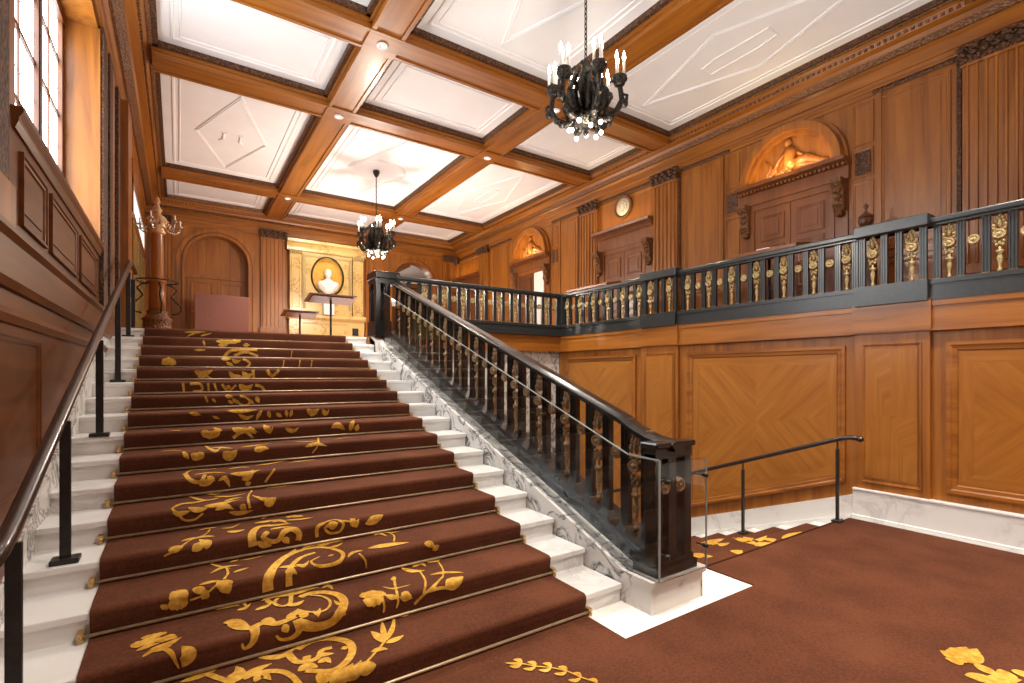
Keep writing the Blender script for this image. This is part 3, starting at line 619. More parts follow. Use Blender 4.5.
# foot newel: clustered piers with medallions
b = MB()
for x, hw in ((XB - .185, .04), (XB - .035, .045), (XB + .145, .04)): b.bbox(x - hw, x + hw, 2.42, 2.52, .25, 1.13, .006)
b.box(XB - .225, XB + .185, 2.415, 2.53, 1.09, 1.17); b.box(XB - .235, XB + .21, 2.39, 2.62, .245, .31); b.box(XB - .23, XB + .195, 2.41, 2.56, .31, .35)
nw = b.build('newel_post', 'black_gloss', sb)
for (x, y, rz) in ((XB - .115, 2.45, 0), (XB + .055, 2.45, 0)):
    c = bpy.data.objects.new('bronze_roundel', rnd_s); COL.objects.link(c); c.parent = nw; c.location = Vector((x, y, .88)) - LOC[sb.name]; c.rotation_euler = (0, 0, rz); c.scale = (1.3, 1.6, 1.3)
per = .43; u = 2.80; k = 0
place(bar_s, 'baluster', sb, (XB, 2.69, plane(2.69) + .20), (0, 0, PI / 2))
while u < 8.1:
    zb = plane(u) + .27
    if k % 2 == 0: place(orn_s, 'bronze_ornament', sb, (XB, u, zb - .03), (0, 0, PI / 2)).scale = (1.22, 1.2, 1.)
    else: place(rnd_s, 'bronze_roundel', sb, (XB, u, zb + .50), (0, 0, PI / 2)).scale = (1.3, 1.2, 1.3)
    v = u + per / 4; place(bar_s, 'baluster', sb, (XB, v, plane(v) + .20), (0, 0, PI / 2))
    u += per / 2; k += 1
# top newel
b = MB()
for x in (2.79, 2.96):
    for y in (8.26, 8.52): b.bbox(x - .045, x + .045, y - .045, y + .045, ZL, 3.36, .006)
b.box(2.73, 3.02, 8.18, 8.60, ZL, 2.6); b.bbox(2.72, 3.16, 8.17, 8.61, 3.32, 3.44, .014); b.box(2.74, 3.10, 8.2, 8.58, 3.24, 3.32)
nt = b.build('newel_post', 'black_gloss', sb)
b = MB(); b.bbox(3.02, 3.08, 8.165, 8.172, 2.86, 2.95, .002); b.build('notice', 'paper', nt, label='small white notice')
# glass screen
gs = thing('glass_screen', (2.79, 2.34, .24), 'clear glass screen bolted in front of the stair balustrade', 'glass screen')
zt = lambda y: 1.10 + (y - 2.62) * SL if y > 2.62 else 1.10
b = MB(); b.prism([(2.335, .25), (2.335, 1.10), (2.62, 1.11), (7.9, zt(7.9)), (7.9, plane(7.9) + .12), (2.64, .25)], lambda p, q, t: (t, p, q), 2.788, 2.798); b.build('glass_pane', 'glass', gs)
b = MB(); b.box(2.788, 3.32, 2.325, 2.335, .25, 1.08); b.build('glass_pane', 'glass', gs)
b = MB(); b.box(2.787, 2.799, 2.324, 2.336, .25, 1.105); b.box(3.318, 3.324, 2.322, 2.338, .25, 1.08)
b.prism([(2.62, 1.106), (2.62, 1.113), (7.9, zt(7.9) + .003), (7.9, zt(7.9) - .004)], lambda p, q, t: (t, p, q), 2.787, 2.799); b.prism([(2.335, 1.098), (2.335, 1.108), (2.62, 1.118), (2.62, 1.106)], lambda p, q, t: (t, p, q), 2.787, 2.799)
b.build('pane_edge', 'glass_edge', gs, label='greenish polished glass edge')
for x, z in ((3.30, .95), (3.30, .42), (2.87, .42), (2.87, .95)):
    b = MB(); b.tube([(x, 2.305, z), (x, 2.345, z)], .017, 10); b.tube([(x, 2.34, z), (x, 2.40, z)], .008, 8); b.build('standoff', 'iron', gs)

# ================================================================== HANDRAILS
hl = thing('handrail', (-.55, 2.83, R_), 'dark handrail on square black posts climbing beside the wood panelling', 'handrail')
b = MB()
pts = [(-.545, 2.42, 1.045), (-.545, 2.58, 1.06), (-.545, 2.72, 1.10)] + [(-.545, y, plane(y) + .925) for y in (2.85, 4, 5.5, 7, 8.6)] + [(-.545, 8.75, plane(8.6) + .95), (-.545, 9.6, plane(8.6) + .955)]
b.tube(pts, .031, 12, 0, False, True, 1.15); b.build('rail', 'rail_wood', hl)
for y in (2.83, 3.955, 5.523, 7.089, 8.50, 9.35):
    i = min(NS, int((y - Y0) / T_) + 1); z = i * R_; top = min(plane(y), plane(8.6)) + .925
    b = MB(); b.bbox(-.584, -.532, y - .014, y + .014, z + .005, top - .12, .004); b.box(-.563, -.553, y - .01, y + .01, top - .125, top - .02)
    p = b.build('post', 'iron', hl)
    b = MB(); b.bbox(-.625, -.49, y - .055, y + .055, z, z + .03, .006); b.build('base_plate', 'iron', p)
hr = thing('handrail', (6.3, 2.7, 0), 'short dark handrail sloping down before the large veneered panel', 'handrail')
b = MB(); yr = lambda y: .99 - (y - 2.62) * SL
b.tube([(6.3, 2.46, .985), (6.3, 2.56, .995)] + [(6.3, y, yr(y)) for y in (2.66, 3.5, 5, 7.2)], .028, 12); b.ell((6.3, 2.47, .985), (.033, .04, .033)); b.build('rail', 'rail_wood', hr)
for y in (2.70, 3.855, 5.2, 6.6):
    i = max(0, math.ceil((y - YD - .012) / T_)); z = -i * R_ + .012
    b = MB(); b.bbox(6.278, 6.322, y - .013, y + .013, z, yr(y) - .11, .003); b.box(6.294, 6.306, y - .008, y + .008, yr(y) - .115, yr(y) - .02); p = b.build('post', 'iron', hr)
    b = MB(); b.bbox(6.24, 6.36, y - .045, y + .045, z, z + .025, .005); b.build('base_plate', 'iron', p)

# ================================================================== CEILING
XBm = (2.26, 5.19); YBm = (-3.06, -.46, 1.71, 6.47, 8.66, 13.4)
HW, HM = .215, .305            # soffit half width, half width with carved moulding
xs = [(-.225, XBm[0] - HM), (XBm[0] + HM, XBm[1] - HM), (XBm[1] + HM, 7.66)]
ysb = [YF + .1] + [y for y in YBm] + [15.4]
ysr = [(ysb[i] + (HM if i else 0), ysb[i + 1] - (HM if i + 1 < len(ysb) - 1 else 0)) for i in range(len(ysb) - 1)]
b = MB(); b.box(XL - .2, XR + .2, YF - .2, YE + .2, ZP, ZP + .15)
ceil = struct('ceiling', b, 'plaster')
TC = lambda u, v, n: (u, v, ZP - n)
b = MB(TC)
def ridge(b, pts, w=.022, h=.014, closed=True):
    n = len(pts)
    for i in range(n if closed else n - 1):
        (x0, y0), (x1, y1) = pts[i], pts[(i + 1) % n]; L = math.hypot(x1 - x0, y1 - y0)
        if L < 1e-6: continue
        dx, dy = (x1 - x0) / L, (y1 - y0) / L; px, py = -dy * w / 2, dx * w / 2; e = w / 2
        a = (x0 - dx * e, y0 - dy * e); c = (x1 + dx * e, y1 + dy * e)
        b.add([(a[0] + px, a[1] + py, 0), (a[0] - px, a[1] - py, 0), (c[0] - px, c[1] - py, 0), (c[0] + px, c[1] + py, 0),
               (a[0] + px * .5, a[1] + py * .5, h), (a[0] - px * .5, a[1] - py * .5, h), (c[0] - px * .5, c[1] - py * .5, h), (c[0] + px * .5, c[1] + py * .5, h)],
              [(4, 5, 6, 7), (0, 1, 5, 4), (1, 2, 6, 5), (2, 3, 7, 6), (3, 0, 4, 7)])
for (ya, yb) in ysr:
    for k, (x0, x1) in enumerate(xs):
        for o, w in ((.16, .05), (.25, .025)):
            if yb - ya > 4 * o: ridge(b, [(x0 + o, ya + o), (x1 - o, ya + o), (x1 - o, yb - o), (x0 + o, yb - o)], w)
        cx, cy = (x0 + x1) / 2, (ya + yb) / 2; L = yb - ya
        if L > 3:
            hx, hy = .60, 1.73
            for s in (1., .94): ridge(b, [(cx - hx * s, cy), (cx, cy - hy * s), (cx + hx * s, cy), (cx, cy + hy * s)], .02)
            if k == 1:
                for s in (.95, 1.0): ridge(b, [(cx + .62 * s * math.cos(a * PI / 16), cy + .62 * s * math.sin(a * PI / 16)) for a in range(32)], .02)
            elif k == 0:
                for s in (-1, 1): ridge(b, [(cx + s * .14, cy - .17), (cx + s * .14, cy + .13), (cx + s * .19, cy + .2)], .045, .02, False); 
                for s in (-1, 1): ridge(b, [(cx + s * .11, cy - .17), (cx + s * .17, cy - .17)], .03, .02, False)
            else: ridge(b, [(cx - .12, cy - .5), (cx + .1, cy - .5), (cx + .16, cy - .2), (cx + .16, cy + .55), (cx - .06, cy + .55), (cx - .12, cy + .3)], .02)
b.build('plaster_ribs', 'plaster', ceil)
def beam(name, x0, x1, y0, y1, along):
    b = MB(); e = .05
    b.box(x0, x1, y0, y1, ZB, ZP)                                            # soffit block
    if along == 'y':
        for s, x in ((1, x0), (-1, x1)):
            b.box(x, x + s * e, y0, y1, ZB - .022, ZB); b.box(x - s * .035, x, y0, y1, ZB + .05, ZP)
    else:
        for s, y in ((1, y0), (-1, y1)):
            b.box(x0, x1, y, y + s * e, ZB - .022, ZB); b.box(x0, x1, y - s * .035, y, ZB + .05, ZP)
    return b
for x in XBm: trim(beam('', x - HW, x + HW, YF, 15.5, 'y'), 'wood_y')
for y in YBm:
    b = beam('', -.3, 7.75, y - HW, y + HW, 'x')
    for x in XBm:                                                            # square block at the crossing
        b.box(x - HW - .012, x + HW + .012, y - HW - .012, y + HW + .012, ZB - .03, ZB + .02)
    trim(b, 'wood_x')
b = MB()
for (ya, yb) in ysr:
    for x0, x1 in xs:
        w = .058
        for a0, a1, b0, b1 in ((x0 - w, x0, ya - w, yb + w), (x1, x1 + w, ya - w, yb + w), (x0 - w, x1 + w, ya - w, ya), (x0 - w, x1 + w, yb, yb + w)):
            b.box(a0, a1, b0, b1, ZP - .075, ZP)
trim(b, 'carved_c')
# downlights in the crossings
dl0 = None
wherey = {1.71: 'nearest', 6.47: 'second', 8.66: 'third', 13.4: 'farthest', -.46: 'entrance', -3.06: 'entrance'}
for x in XBm:
    for y in YBm[2:]:
        if dl0 is None:
            dl0 = thing('downlight', (x, y, ZB - .05), '', 'ceiling light', 'downlights in the ceiling beams')
            b = MB(); b.lathe([(.045, .022), (.075, .022), (.078, .012), (.07, .004), (.05, .0), (.045, .006)], (x, y, ZB - .055), 20); b.build('trim_ring', 'white_stone', dl0)
            b = MB(); b.lathe([(0, 0), (.04, .002), (.046, .012), (0, .014)], (x, y, ZB - .05), 16); b.build('lens', 'spot_lens', dl0)
            d = dl0
        else: d = copy_at(dl0, (x, y, ZB - .05))
        side = 'shorter beam over the stair carpet' if x < 3 else 'long beam nearer the gallery wall'
        side = 'ceiling beam above the stair' if x < 3 else 'ceiling beam toward the gallery'
        d['label'] = f'small round downlight at the {wherey[y]} crossing of the {side}'

# ================================================================== CORNICES
def cornice(b, T, u0, u1, proj, z0=5.70, style=0):
    """profile in (n, v) extruded along u ; carved band separate"""
    s = proj / .42
    prof = [(0, z0), (.04, z0), (.045, z0 + .05), (.06, z0 + .06), (.065, z0 + .20), (.10, z0 + .23), (.11, z0 + .29), (.17 * s, z0 + .31), (.20 * s, z0 + .36), (.28 * s, z0 + .39), (.30 * s, z0 + .46), (.36 * s, z0 + .50), (.40 * s, z0 + .57), (0, z0 + .57)]
    b.T = T; b.prism(prof, lambda p, q, t: (t, q, p), u0, u1)
def cornice_bands(b, T, u0, u1, proj, z0=5.70):
    s = proj / .42; b.T = T
    b.prism([(.105, z0 + .235), (.135, z0 + .24), (.165 * s + .02, z0 + .305), (.10, z0 + .30)], lambda p, q, t: (t, q, p), u0, u1)
    b.prism([(.345 * s, z0 + .475), (.375 * s, z0 + .485), (.425 * s, z0 + .57), (.37 * s, z0 + .57)], lambda p, q, t: (t, q, p), u0, u1)
    n = int((u1 - u0) / .075)
    for i in range(n): b.box(u0 + i * .075 + .02, u0 + i * .075 + .055, z0 + .40, z0 + .44, .27 * s, .305 * s)
b = MB(); cornice(b, TR, YF, YE, .42); cornice(b, TL, YF, YE, .52); trim(b, 'wood_y')
b = MB(); cornice(b, TE, XL, XR, .22); trim(b, 'wood_x')
b = MB(); cornice_bands(b, TR, YF, YE, .42); cornice_bands(b, TL, YF, YE, .52); cornice_bands(b, TE, XL, XR, .22); trim(b, 'carved_mid')

# ================================================================== helpers for joinery
def arch_pts(c, w, zs, n=20, zscale=1.): return [(c - w * math.cos(PI * i / n), zs + w * zscale * math.sin(PI * i / n)) for i in range(n + 1)]
def arch_wall(b, u0, u1, v0, v1, c, w, zs, depth, n0=0.):
    """wall rectangle with a round-headed recess"""
    P = arch_pts(c, w, zs); vs = []; fs = []
    def q(*p): k = len(vs); vs.extend(p); fs.append((k, k + 1, k + 2, k + 3))
    q((u0, v0, n0), (c - w, v0, n0), (c - w, v1, n0), (u0, v1, n0)); q((c + w, v0, n0), (u1, v0, n0), (u1, v1, n0), (c + w, v1, n0))
    for (a, z), (a2, z2) in zip(P, P[1:]):
        q((a, z, n0), (a2, z2, n0), (a2, v1, n0), (a, v1, n0)); q((a, z, n0), (a2, z2, n0), (a2, z2, n0 - depth), (a, z, n0 - depth))
    q((c - w, v0, n0), (c - w, zs, n0), (c - w, zs, n0 - depth), (c - w, v0, n0 - depth)); q((c + w, v0, n0), (c + w, zs, n0), (c + w, zs, n0 - depth), (c + w, v0, n0 - depth))
    b.add(vs, fs)
def arch_band(b, c, w0, w1, zs, n0, n1, v0=None, m=0):
    """raised archivolt between radii w0 and w1 (with straight jambs down to v0)"""
    A = arch_pts(c, w0, zs, 24); B = arch_pts(c, w1, zs, 24)
    if v0 is not None: A = [(c - w0, v0)] + A + [(c + w0, v0)]; B = [(c - w1, v0)] + B + [(c + w1, v0)]
    vs = []; 
    for (a, z), (a2, z2) in zip(A, B): vs += [(a, z, n0), (a, z, n1), (a2, z2, n1), (a2, z2, n0)]
    b.add(vs, [(i * 4 + j, i * 4 + (j + 1) % 4, i * 4 + 4 + (j + 1) % 4, i * 4 + 4 + j) for i in range(len(A) - 1) for j in range(4)] + [(0, 1, 2, 3), tuple(4 * (len(A) - 1) + j for j in range(4))], m)
def capital(T, c, w, z0, z1, n, parent):
    b = MB(T); b.box(c - w * .5, c + w * .5, z0, z1, n, n + .03)
    rnd = random.Random(int(c * 100))
    for r in range(3):
        k = 5 + r % 2
        for i in range(k):
            u = c + (i / (k - 1) - .5) * w * (.92 + .06 * r); v = z0 + (z1 - z0) * (.2 + .3 * r)
            b.ell((u, v, n + .035 + .012 * r), (w * .085, (z1 - z0) * .17, .026), 0, 8, 5)
            b.ell((u + rnd.uniform(-.02, .02), v + .02, n + .055 + .012 * r), (w * .04, (z1 - z0) * .09, .02), 0, 6, 4)
    for s in (-1, 1):
        pts = [(c + s * (w * .38 + .045 * math.cos(a) * (1 - a / 9)), z1 - .055 + .045 * math.sin(a) * (1 - a / 9), n + .06) for a in [k * .5 for k in range(14)]]
        b.tube(pts, .012, 6)
    b.box(c - w * .56, c + w * .56, z1 - .022, z1, n, n + .075)
    b.build('carved_capital', 'carved_c', parent)
def pilaster(T, u0, u1, z0, z1, zc, n=.085, flutes=5, key='wood_v'):
    b = MB(T)
    b.box(u0, u1, z0, zc, 0, n); b.box(u0 - .03, u1 + .03, z0, z0 + .62, 0, n + .03); b.box(u0 - .045, u1 + .045, z0 + .58, z0 + .66, 0, n + .045)
    w = (u1 - u0 - .10) / flutes
    for i in range(flutes + 1):
        u = u0 + .05 + i * w
        b.prism([(u - .016, n), (u - .010, n + .022), (u + .010, n + .022), (u + .016, n)], lambda p, q, t: (p, t, q), z0 + .70, zc - .05)
    b.box(u0 - .01, u1 + .01, zc - .05, zc - .02, 0, n + .03)
    t = trim(b, key); capital(T, (u0 + u1) / 2, u1 - u0, zc - .02, z1, n, t); return t
def strip(b, u0, u1, v0, v1, n0, n1): b.box(u0, u1, v0, v1, n0, n1)

# ================================================================== SIDE WALL ABOVE THE GALLERY (X = 8.08)
b = MB(TR); b.box(YF, YE, ZL, ZP, -.25, 0)
wr = struct('wall_right', b, 'wood_v')
b = MB(TR)                                                                   # entablature over the panels
b.box(YF, YE, 5.66, 5.71, 0, .03); b.box(YF, YE, 5.60, 5.665, 0, .016)
for ya, yb in ((YF, 3.30), (4.96, 6.83), (8.53, 10.27), (11.93, 13.90), (15.49, YE)): b.box(ya, yb, ZL, ZL + .22, 0, .027); b.box(ya, yb, ZL + .95, ZL + 1.02, 0, .027)
trim(b, 'wood_y')
b = MB(TR)
for ya, yb in ((2.08, 3.0), (5.18, 6.2), (9.15, 10.2), (12.1, 13.28), (6.9, 8.42), (13.95, 15.55)): b.prism([(0, 5.62), (.03, 5.60), (.045, 5.63), (.03, 5.665), (0, 5.665)], lambda p, q, t: (t, q, p), ya, yb)
for ya in (2.055, 6.21, 9.11): b.box(ya, ya + .045, ZL + 1.0, 5.6, 0, .03)
b.build('carved_bead', 'carved_c', wr)
b = MB(TR)
for ya, yb in ((2.16, 2.92), (5.32, 6.12), (9.2, 10.06), (12.26, 13.2)):
    b.frame(ya, yb, ZL + 1.06, 5.54, .05, .022); b.box(ya + .10, yb - .10, ZL + 1.2, 5.44, 0, .008)
    b.frame(ya, yb, ZL + .28, ZL + .90, .045, .02)
b.build('panel_moulding', 'wood_v', wr)
for (u0, u1) in ((1.50, 2.03), (6.25, 6.83), (8.46, 9.05), (13.33, 13.87), (15.3, 15.58), (-.8, -.25)):
    pilaster(TR, u0, u1, ZL, 5.70, 5.50)
# arched door cases
dn = [0]
def corbel(b, u, z1, n):
    b.prism([(0, z1), (.20, z1), (.20, z1 - .06), (.13, z1 - .14), (.10, z1 - .26), (.12, z1 - .36), (.05, z1 - .46), (0, z1 - .46)], lambda p, q, t: (t, q, n + p), u - .075, u + .075)
    for k in range(4): b.ell((u, z1 - .08 - k * .09, n + .15 - k * .02), (.06, .045, .04), 0, 8, 5)
    b.ell((u, z1 - .50, n + .06), (.06, .05, .05), 0, 8, 5)
def leaf_door(parent, u0, u1, z0, z1, n, key='wood_red'):
    c = (u0 + u1) / 2
    for a, e in ((u0, c - .006), (c + .006, u1)):
        b = MB(TR); b.box(a, e, z0, z1, n - .04, n)
        hs = [z0 + .12, z0 + .75, z0 + 1.05, z0 + 1.50, z0 + 1.57, z0 + 2.02]; hs = [h for h in hs if h < z1]
        for lo, hi in ((z0 + .10, z0 + .62), (z0 + .70, z0 + .98), (z0 + 1.06, z1 - .62), (z1 - .54, z1 - .12)):
            if hi - lo > .1:
                b.frame(a + .09, e - .09, lo, hi, .05, .02, n); b.box(a + .18, e - .18, lo + .09, hi - .09, n, n + .012)
        lf = b.build('leaf', key, parent)
        b = MB(TR); x = e - .05 if a == u0 else a + .05
        b.ell((x, z0 + 1.02, n + .05), (.03, .03, .03), 0, 10, 6); b.tube([(x, z0 + 1.02, n), (x, z0 + 1.02, n + .04)], .012, 8); b.build('knob', 'brass', lf)
def relief(b, c, zs, n, r):
    """reclining draped figure in low relief"""
    s = r / .75
    P = lambda x, z: (c - x * s, zs + z * s, n)
    b.tube([P(-.02, .40), P(.02, .30), P(.0, .18), P(.1, .10)], [.06 * s, .10 * s, .09 * s, .10 * s], 10)     # torso
    b.ell(P(-.03, .48), (.06 * s, .07 * s, .05), 0, 10, 6)
    b.tube([P(.08, .12), P(.25, .17), P(.42, .06), P(.60, .04)], [.09 * s, .075 * s, .055 * s, .03 * s], 8)
    b.tube([P(.08, .10), P(.22, .08), P(.40, .04), P(.55, .03)], [.08 * s, .06 * s, .05 * s, .03 * s], 8)
    b.tube([P(.0, .36), P(.12, .28), P(.22, .20)], [.035 * s, .03 * s, .025 * s], 8)
    b.tube([P(-.04, .36), P(-.16, .27), P(-.24, .14), P(-.2, .06)], [.035 * s, .03 * s, .028 * s, .02 * s], 8)
    for k in range(7): b.ell(P(-.30 + .06 * k, .08 + .05 * math.sin(k * 2)), (.06 * s, .07 * s, .03), 0, 8, 5)
    b.tube([P(-.35, .05), P(-.28, .2), P(-.36, .32)], [.03 * s, .025 * s, .01 * s], 6); b.tube([P(-.5, .03), P(.65, .02)], .025 * s, 6)
def arched_case(c, zsp, r, dtop, label, opening=False):
    dn[0] += 1
    z0 = ZL
    root = sroot(f'door_{dn[0]}', (XR, c, ZL), label, 'door')
    w = .615
    b = MB(TR)
    arch_band(b, c, r - .10, r + .01, zsp, 0, .17); arch_band(b, c, r - .16, r - .09, zsp, 0, .11); arch_band(b, c, r + .0, r + .06, zsp, 0, .07)
    b.build('archivolt', 'wood_v', root)
    b = MB(TR); P = arch_pts(c, r - .14, zsp, 24); k = len(P)
    b.add([(c, zsp, .012)] + [(u, v, .012) for u, v in P], [(0, i + 1, i + 2) for i in range(k - 1)]); relief(b, c, zsp + .02, .03, (r - .1) * 1.2)
    b.build('tympanum', 'wood_v', root)
    b = MB(TR); u0, u1 = c - w - .22, c + w + .22
    prof = [(0, zsp - .30), (.06, zsp - .30), (.06, zsp - .12), (.11, zsp - .10), (.12, zsp - .075), (.20, zsp - .05), (.22, zsp), (0, zsp)]
    b.prism(prof, lambda p, q, t: (t, q, p), u0, u1)
    for i in range(26): b.box(u0 + .02 + i * (u1 - u0 - .04) / 26, u0 + .05 + i * (u1 - u0 - .04) / 26, zsp - .118, zsp - .082, .10, .15)
    b.build('hood', 'wood_red', root)
    for s in (-1, 1):
        b = MB(TR); corbel(b, c + s * (w + .11), zsp - .30, .02); b.build('corbel', 'carved_mid', root)
    b = MB(TR)
    for s in (-1, 1): b.box(*(sorted((c + s * w, c + s * (w + .20)))), z0, zsp - .30, 0, .03)
    b.box(c - w - .02, c + w + .02, dtop, zsp - .29, 0, .04)
    for s in (-1, 1): b.box(*(sorted((c + s * (w - .03), c + s * (w + .03)))), z0, dtop, 0, .05)
    b.build('door_frame', 'wood_red', root)
    if not opening: leaf_door(root, c - w + .03, c + w - .03, z0 + .02, dtop, .02)
    else:
        b = MB(TR); b.box(c - w + .03, c - .1, z0, dtop, .0, .012); b.build('leaf', 'white_stone', root, label='pale open door leaf')
        b = MB(TR); b.box(c - .08, c + w - .03, z0, dtop, .0, .03); b.frame(c + .0, c + w - .1, z0 + 1.1, dtop - .1, .05, .02, .03); b.build('leaf', 'wood_dark', root)
    # spandrel panels and little side panels
    b = MB(TR)
    for s in (-1, 1):
        a = c + s * (r + .10); e = c + s * (r + .36)
        lo, hi = sorted((a, e))
        b.frame(lo, hi, ZL + 1.1, zsp - .40, .035, .018); b.frame(lo, hi, zsp + .12, 5.55, .035, .018); b.frame(lo, hi, zsp - .34, zsp + .06, .03, .018)
        b.box(*sorted((c + s * (r + .40), c + s * (r + .46))), ZL, 5.6, 0, .03)
    b.build('side_panel', 'wood_v', root)
    b = MB(TR)
    for s in (-1, 1): b.box(*sorted((c + s * (r + .135), c + s * (r + .325))), zsp - .30, zsp + .025, 0, .014)
    b.build('carved_block', 'carved_c', root)
    return root
arched_case(4.13, 4.84, .77, 4.44, 'double panelled door under a lit arched carving of a reclining figure, nearer one')
arched_case(11.1, 4.88, .78, 4.46, 'doorway standing partly open under an arched carving, farther along the gallery', True)
def hooded_case(c, w, zt_, label):
    dn[0] += 1; root = sroot(f'door_{dn[0]}', (XR, c, ZL), label, 'door')
    b = MB(TR); u0, u1 = c - w - .24, c + w + .24
    b.prism([(0, zt_ - .42), (.05, zt_ - .42), (.07, zt_ - .18), (.12, zt_ - .14), (.13, zt_ - .09), (.22, zt_ - .05), (.24, zt_), (0, zt_)], lambda p, q, t: (t, q, p), u0, u1)
    for i in range(30): b.box(u0 + .03 + i * (u1 - u0 - .06) / 30, u0 + .06 + i * (u1 - u0 - .06) / 30, zt_ - .135, zt_ - .10, .12, .165)
    b.build('hood', 'wood_red', root)
    for s in (-1, 1):
        b = MB(TR); corbel(b, c + s * (w + .12), zt_ - .42, .02); b.build('corbel', 'carved_mid', root)
        b = MB(TR); b.box(*sorted((c + s * w, c + s * (w + .22))), ZL, zt_ - .42, 0, .03); b.build('door_frame', 'wood_red', root)
    b = MB(TR); b.box(c - w, c + w, zt_ - .52, zt_ - .40, 0, .035); b.build('door_frame', 'wood_red', root)
    leaf_door(root, c - w + .02, c + w - .02, ZL + .02, zt_ - .52, .02)
    b = MB(TR); b.frame(c - w - .2, c + w + .2, zt_ + .05, 5.56, .05, .022); b.build('overdoor_panel', 'wood_v', root)
    return root
hooded_case(7.68, .60, 4.90, 'double panelled door under a bracketed hood with a round plaque above')
hooded_case(14.7, .55, 4.95, 'door under a lit hood in the far corner of the gallery')
med = thing('wall_plaque', (XR, 7.70, 5.12), 'round pale carved stone plaque high on the wall above a hooded door', 'plaque')
b = MB(lambda x, y, z: (XR - .02 - z, 7.70 + x, 5.345 + y)); b.lathe([(.225, -.02), (.25, -.02), (.255, .02), (.245, .04), (.23, .04), (.225, .02)], (0, 0, 0), 28); b.build('rim', 'carved_mid', med)
b = MB(lambda x, y, z: (XR - .02 - z, 7.70 + x, 5.345 + y)); b.lathe([(0, -.018), (.235, -.018), (.235, .018), (0, .028)], (0, 0, 0), 28)
for k in range(10): b.ell((.09 * math.cos(k * 1.9) * (k % 3) / 2, .10 * math.sin(k * 1.9), .03), (.04, .05, .02), 0, 8, 5)
b.ell((0, .02, .03), (.06, .09, .035), 0, 10, 6); b.build('relief', 'cream_stone', med)

# ================================================================== END WALL (Y = 15.6)
b = MB(TE)
CL, CR, WN = .89, 6.48, .735
arch_wall(b, XL, 2.3, ZL, ZP, CL, WN, 4.69, .34); 
b.box(2.3, 5.1, ZL, ZP, -.2, 0)
arch_wall(b, 5.1, XR, ZL, ZP, CR, WN, 4.66, .34)
we = struct('wall_back', b, 'wood_v')
b = MB(TE); b.box(XL, XR, 5.66, 5.71, 0, .03); b.box(XL, XR, 5.60, 5.66, 0, .015); b.box(XL, CL - .95, ZL, ZL + .25, 0, .03); b.box(XL, XR, 5.86, 5.90, 0, .09)
trim(b, 'wood_x')
b = MB(TE)
for c in (CL, CR): arch_band(b, c, WN, WN + .06, 4.68, 0, .05, ZL); arch_band(b, c, WN + .10, WN + .20, 4.68, 0, .03, ZL)
for lo, hi in ((XL + .05, CL - 1.0),): b.frame(lo, hi, ZL + .4, 5.5, .04, .02)
b.build('arch_moulding', 'wood_v', we)
# panelled door in the round-headed recess by the stair
dn[0] += 1; dr = sroot(f'door_{dn[0]}', (CL, YE + .34, ZL), 'round-headed panelled recess in the end wall at the stair head', 'door')
b = MB(TE); b.box(CL - WN - .05, CL + WN + .05, ZL, 5.5, -.40, -.33); b.box(CL - WN, CL + WN, 4.30, 4.38, -.33, -.27); b.box(CL - WN, CL + WN, 4.38, 4.42, -.33, -.30); b.build('back_panel', 'wood_v', dr)
for s in (-1, 1):
    b = MB(TE); lo, hi = sorted((CL + s * .02, CL + s * (WN - .05))); b.box(lo, hi, ZL, 4.29, -.33, -.305); b.frame(lo + .08, hi - .08, ZL + 1.0, 4.2, .05, .02, -.305); b.frame(lo + .08, hi - .08, ZL + .15, ZL + .9, .05, .02, -.305); b.build('leaf', 'wood_v', dr)
# arched opening to the next room
dn[0] += 1; dr2 = sroot(f'door_{dn[0]}', (CR, YE + .3, ZL), 'arched opening in the end wall with a pale ceiling beyond', 'door')
b = MB(); b.box(CR - 1.6, CR + 1.6, YE + .34, YE + 3.2, 5.5, 5.6); b.build('vestibule_ceiling', 'plaster', dr2)
b = MB()
b.box(CR - 1.6, CR + 1.6, YE + 3.2, YE + 3.3, ZL - .1, 5.5); b.box(CR - 1.7, CR - 1.6, YE + .3, YE + 3.3, ZL - .1, 5.5); b.box(CR + 1.6, CR + 1.7, YE + .3, YE + 3.3, ZL - .1, 5.5)
b.box(CR - 1.6, CR + 1.6, YE + .3, YE + 3.3, ZL - .1, ZL); b.box(CR - 1.6, CR + 1.6, YE + 2.9, YE + 3.2, 5.1, 5.5); b.box(CR - .1, CR + .1, YE + .5, YE + 3.2, 5.36, 5.5)
b.build('vestibule_wall', 'wood_v', dr2)
for u0, u1 in ((1.93, 2.55), (4.88, 5.46), (7.55, 7.98), (-.55, -.15)): pilaster(TE, u0, u1, ZL, 5.76, 5.56)

# golden marble monument with the bust
mon = thing('marble_monument', (3.70, YE - .2, ZL), 'honey coloured marble wall monument with an oval niche at the stair head', 'monument')
U0, U1 = 2.64, 4.78; cm = 3.71
b = MB(TE); b.box(U0, U1, ZL, 3.30, 0, .22); b.box(U0 - .02, U1 + .02, ZL, ZL + .25, 0, .26); b.frame(U0 + .25, U1 - .45, 2.75, 3.22, .04, .02, .22); b.build('plinth', 'marble_gold', mon)
b = MB(TE); b.box(U1 - .36, U1 - .18, 2.88, 3.10, .22, .235); b.build('plaque', 'bronze', mon, label='small dark plaque')
b = MB(TE); b.prism([(0, 3.30), (.25, 3.30), (.30, 3.36), (.30, 3.42), (.24, 3.46), (0, 3.46)], lambda p, q, t: (t, q, p), U0 - .04, U1 + .04); b.build('ledge', 'marble_gold', mon)
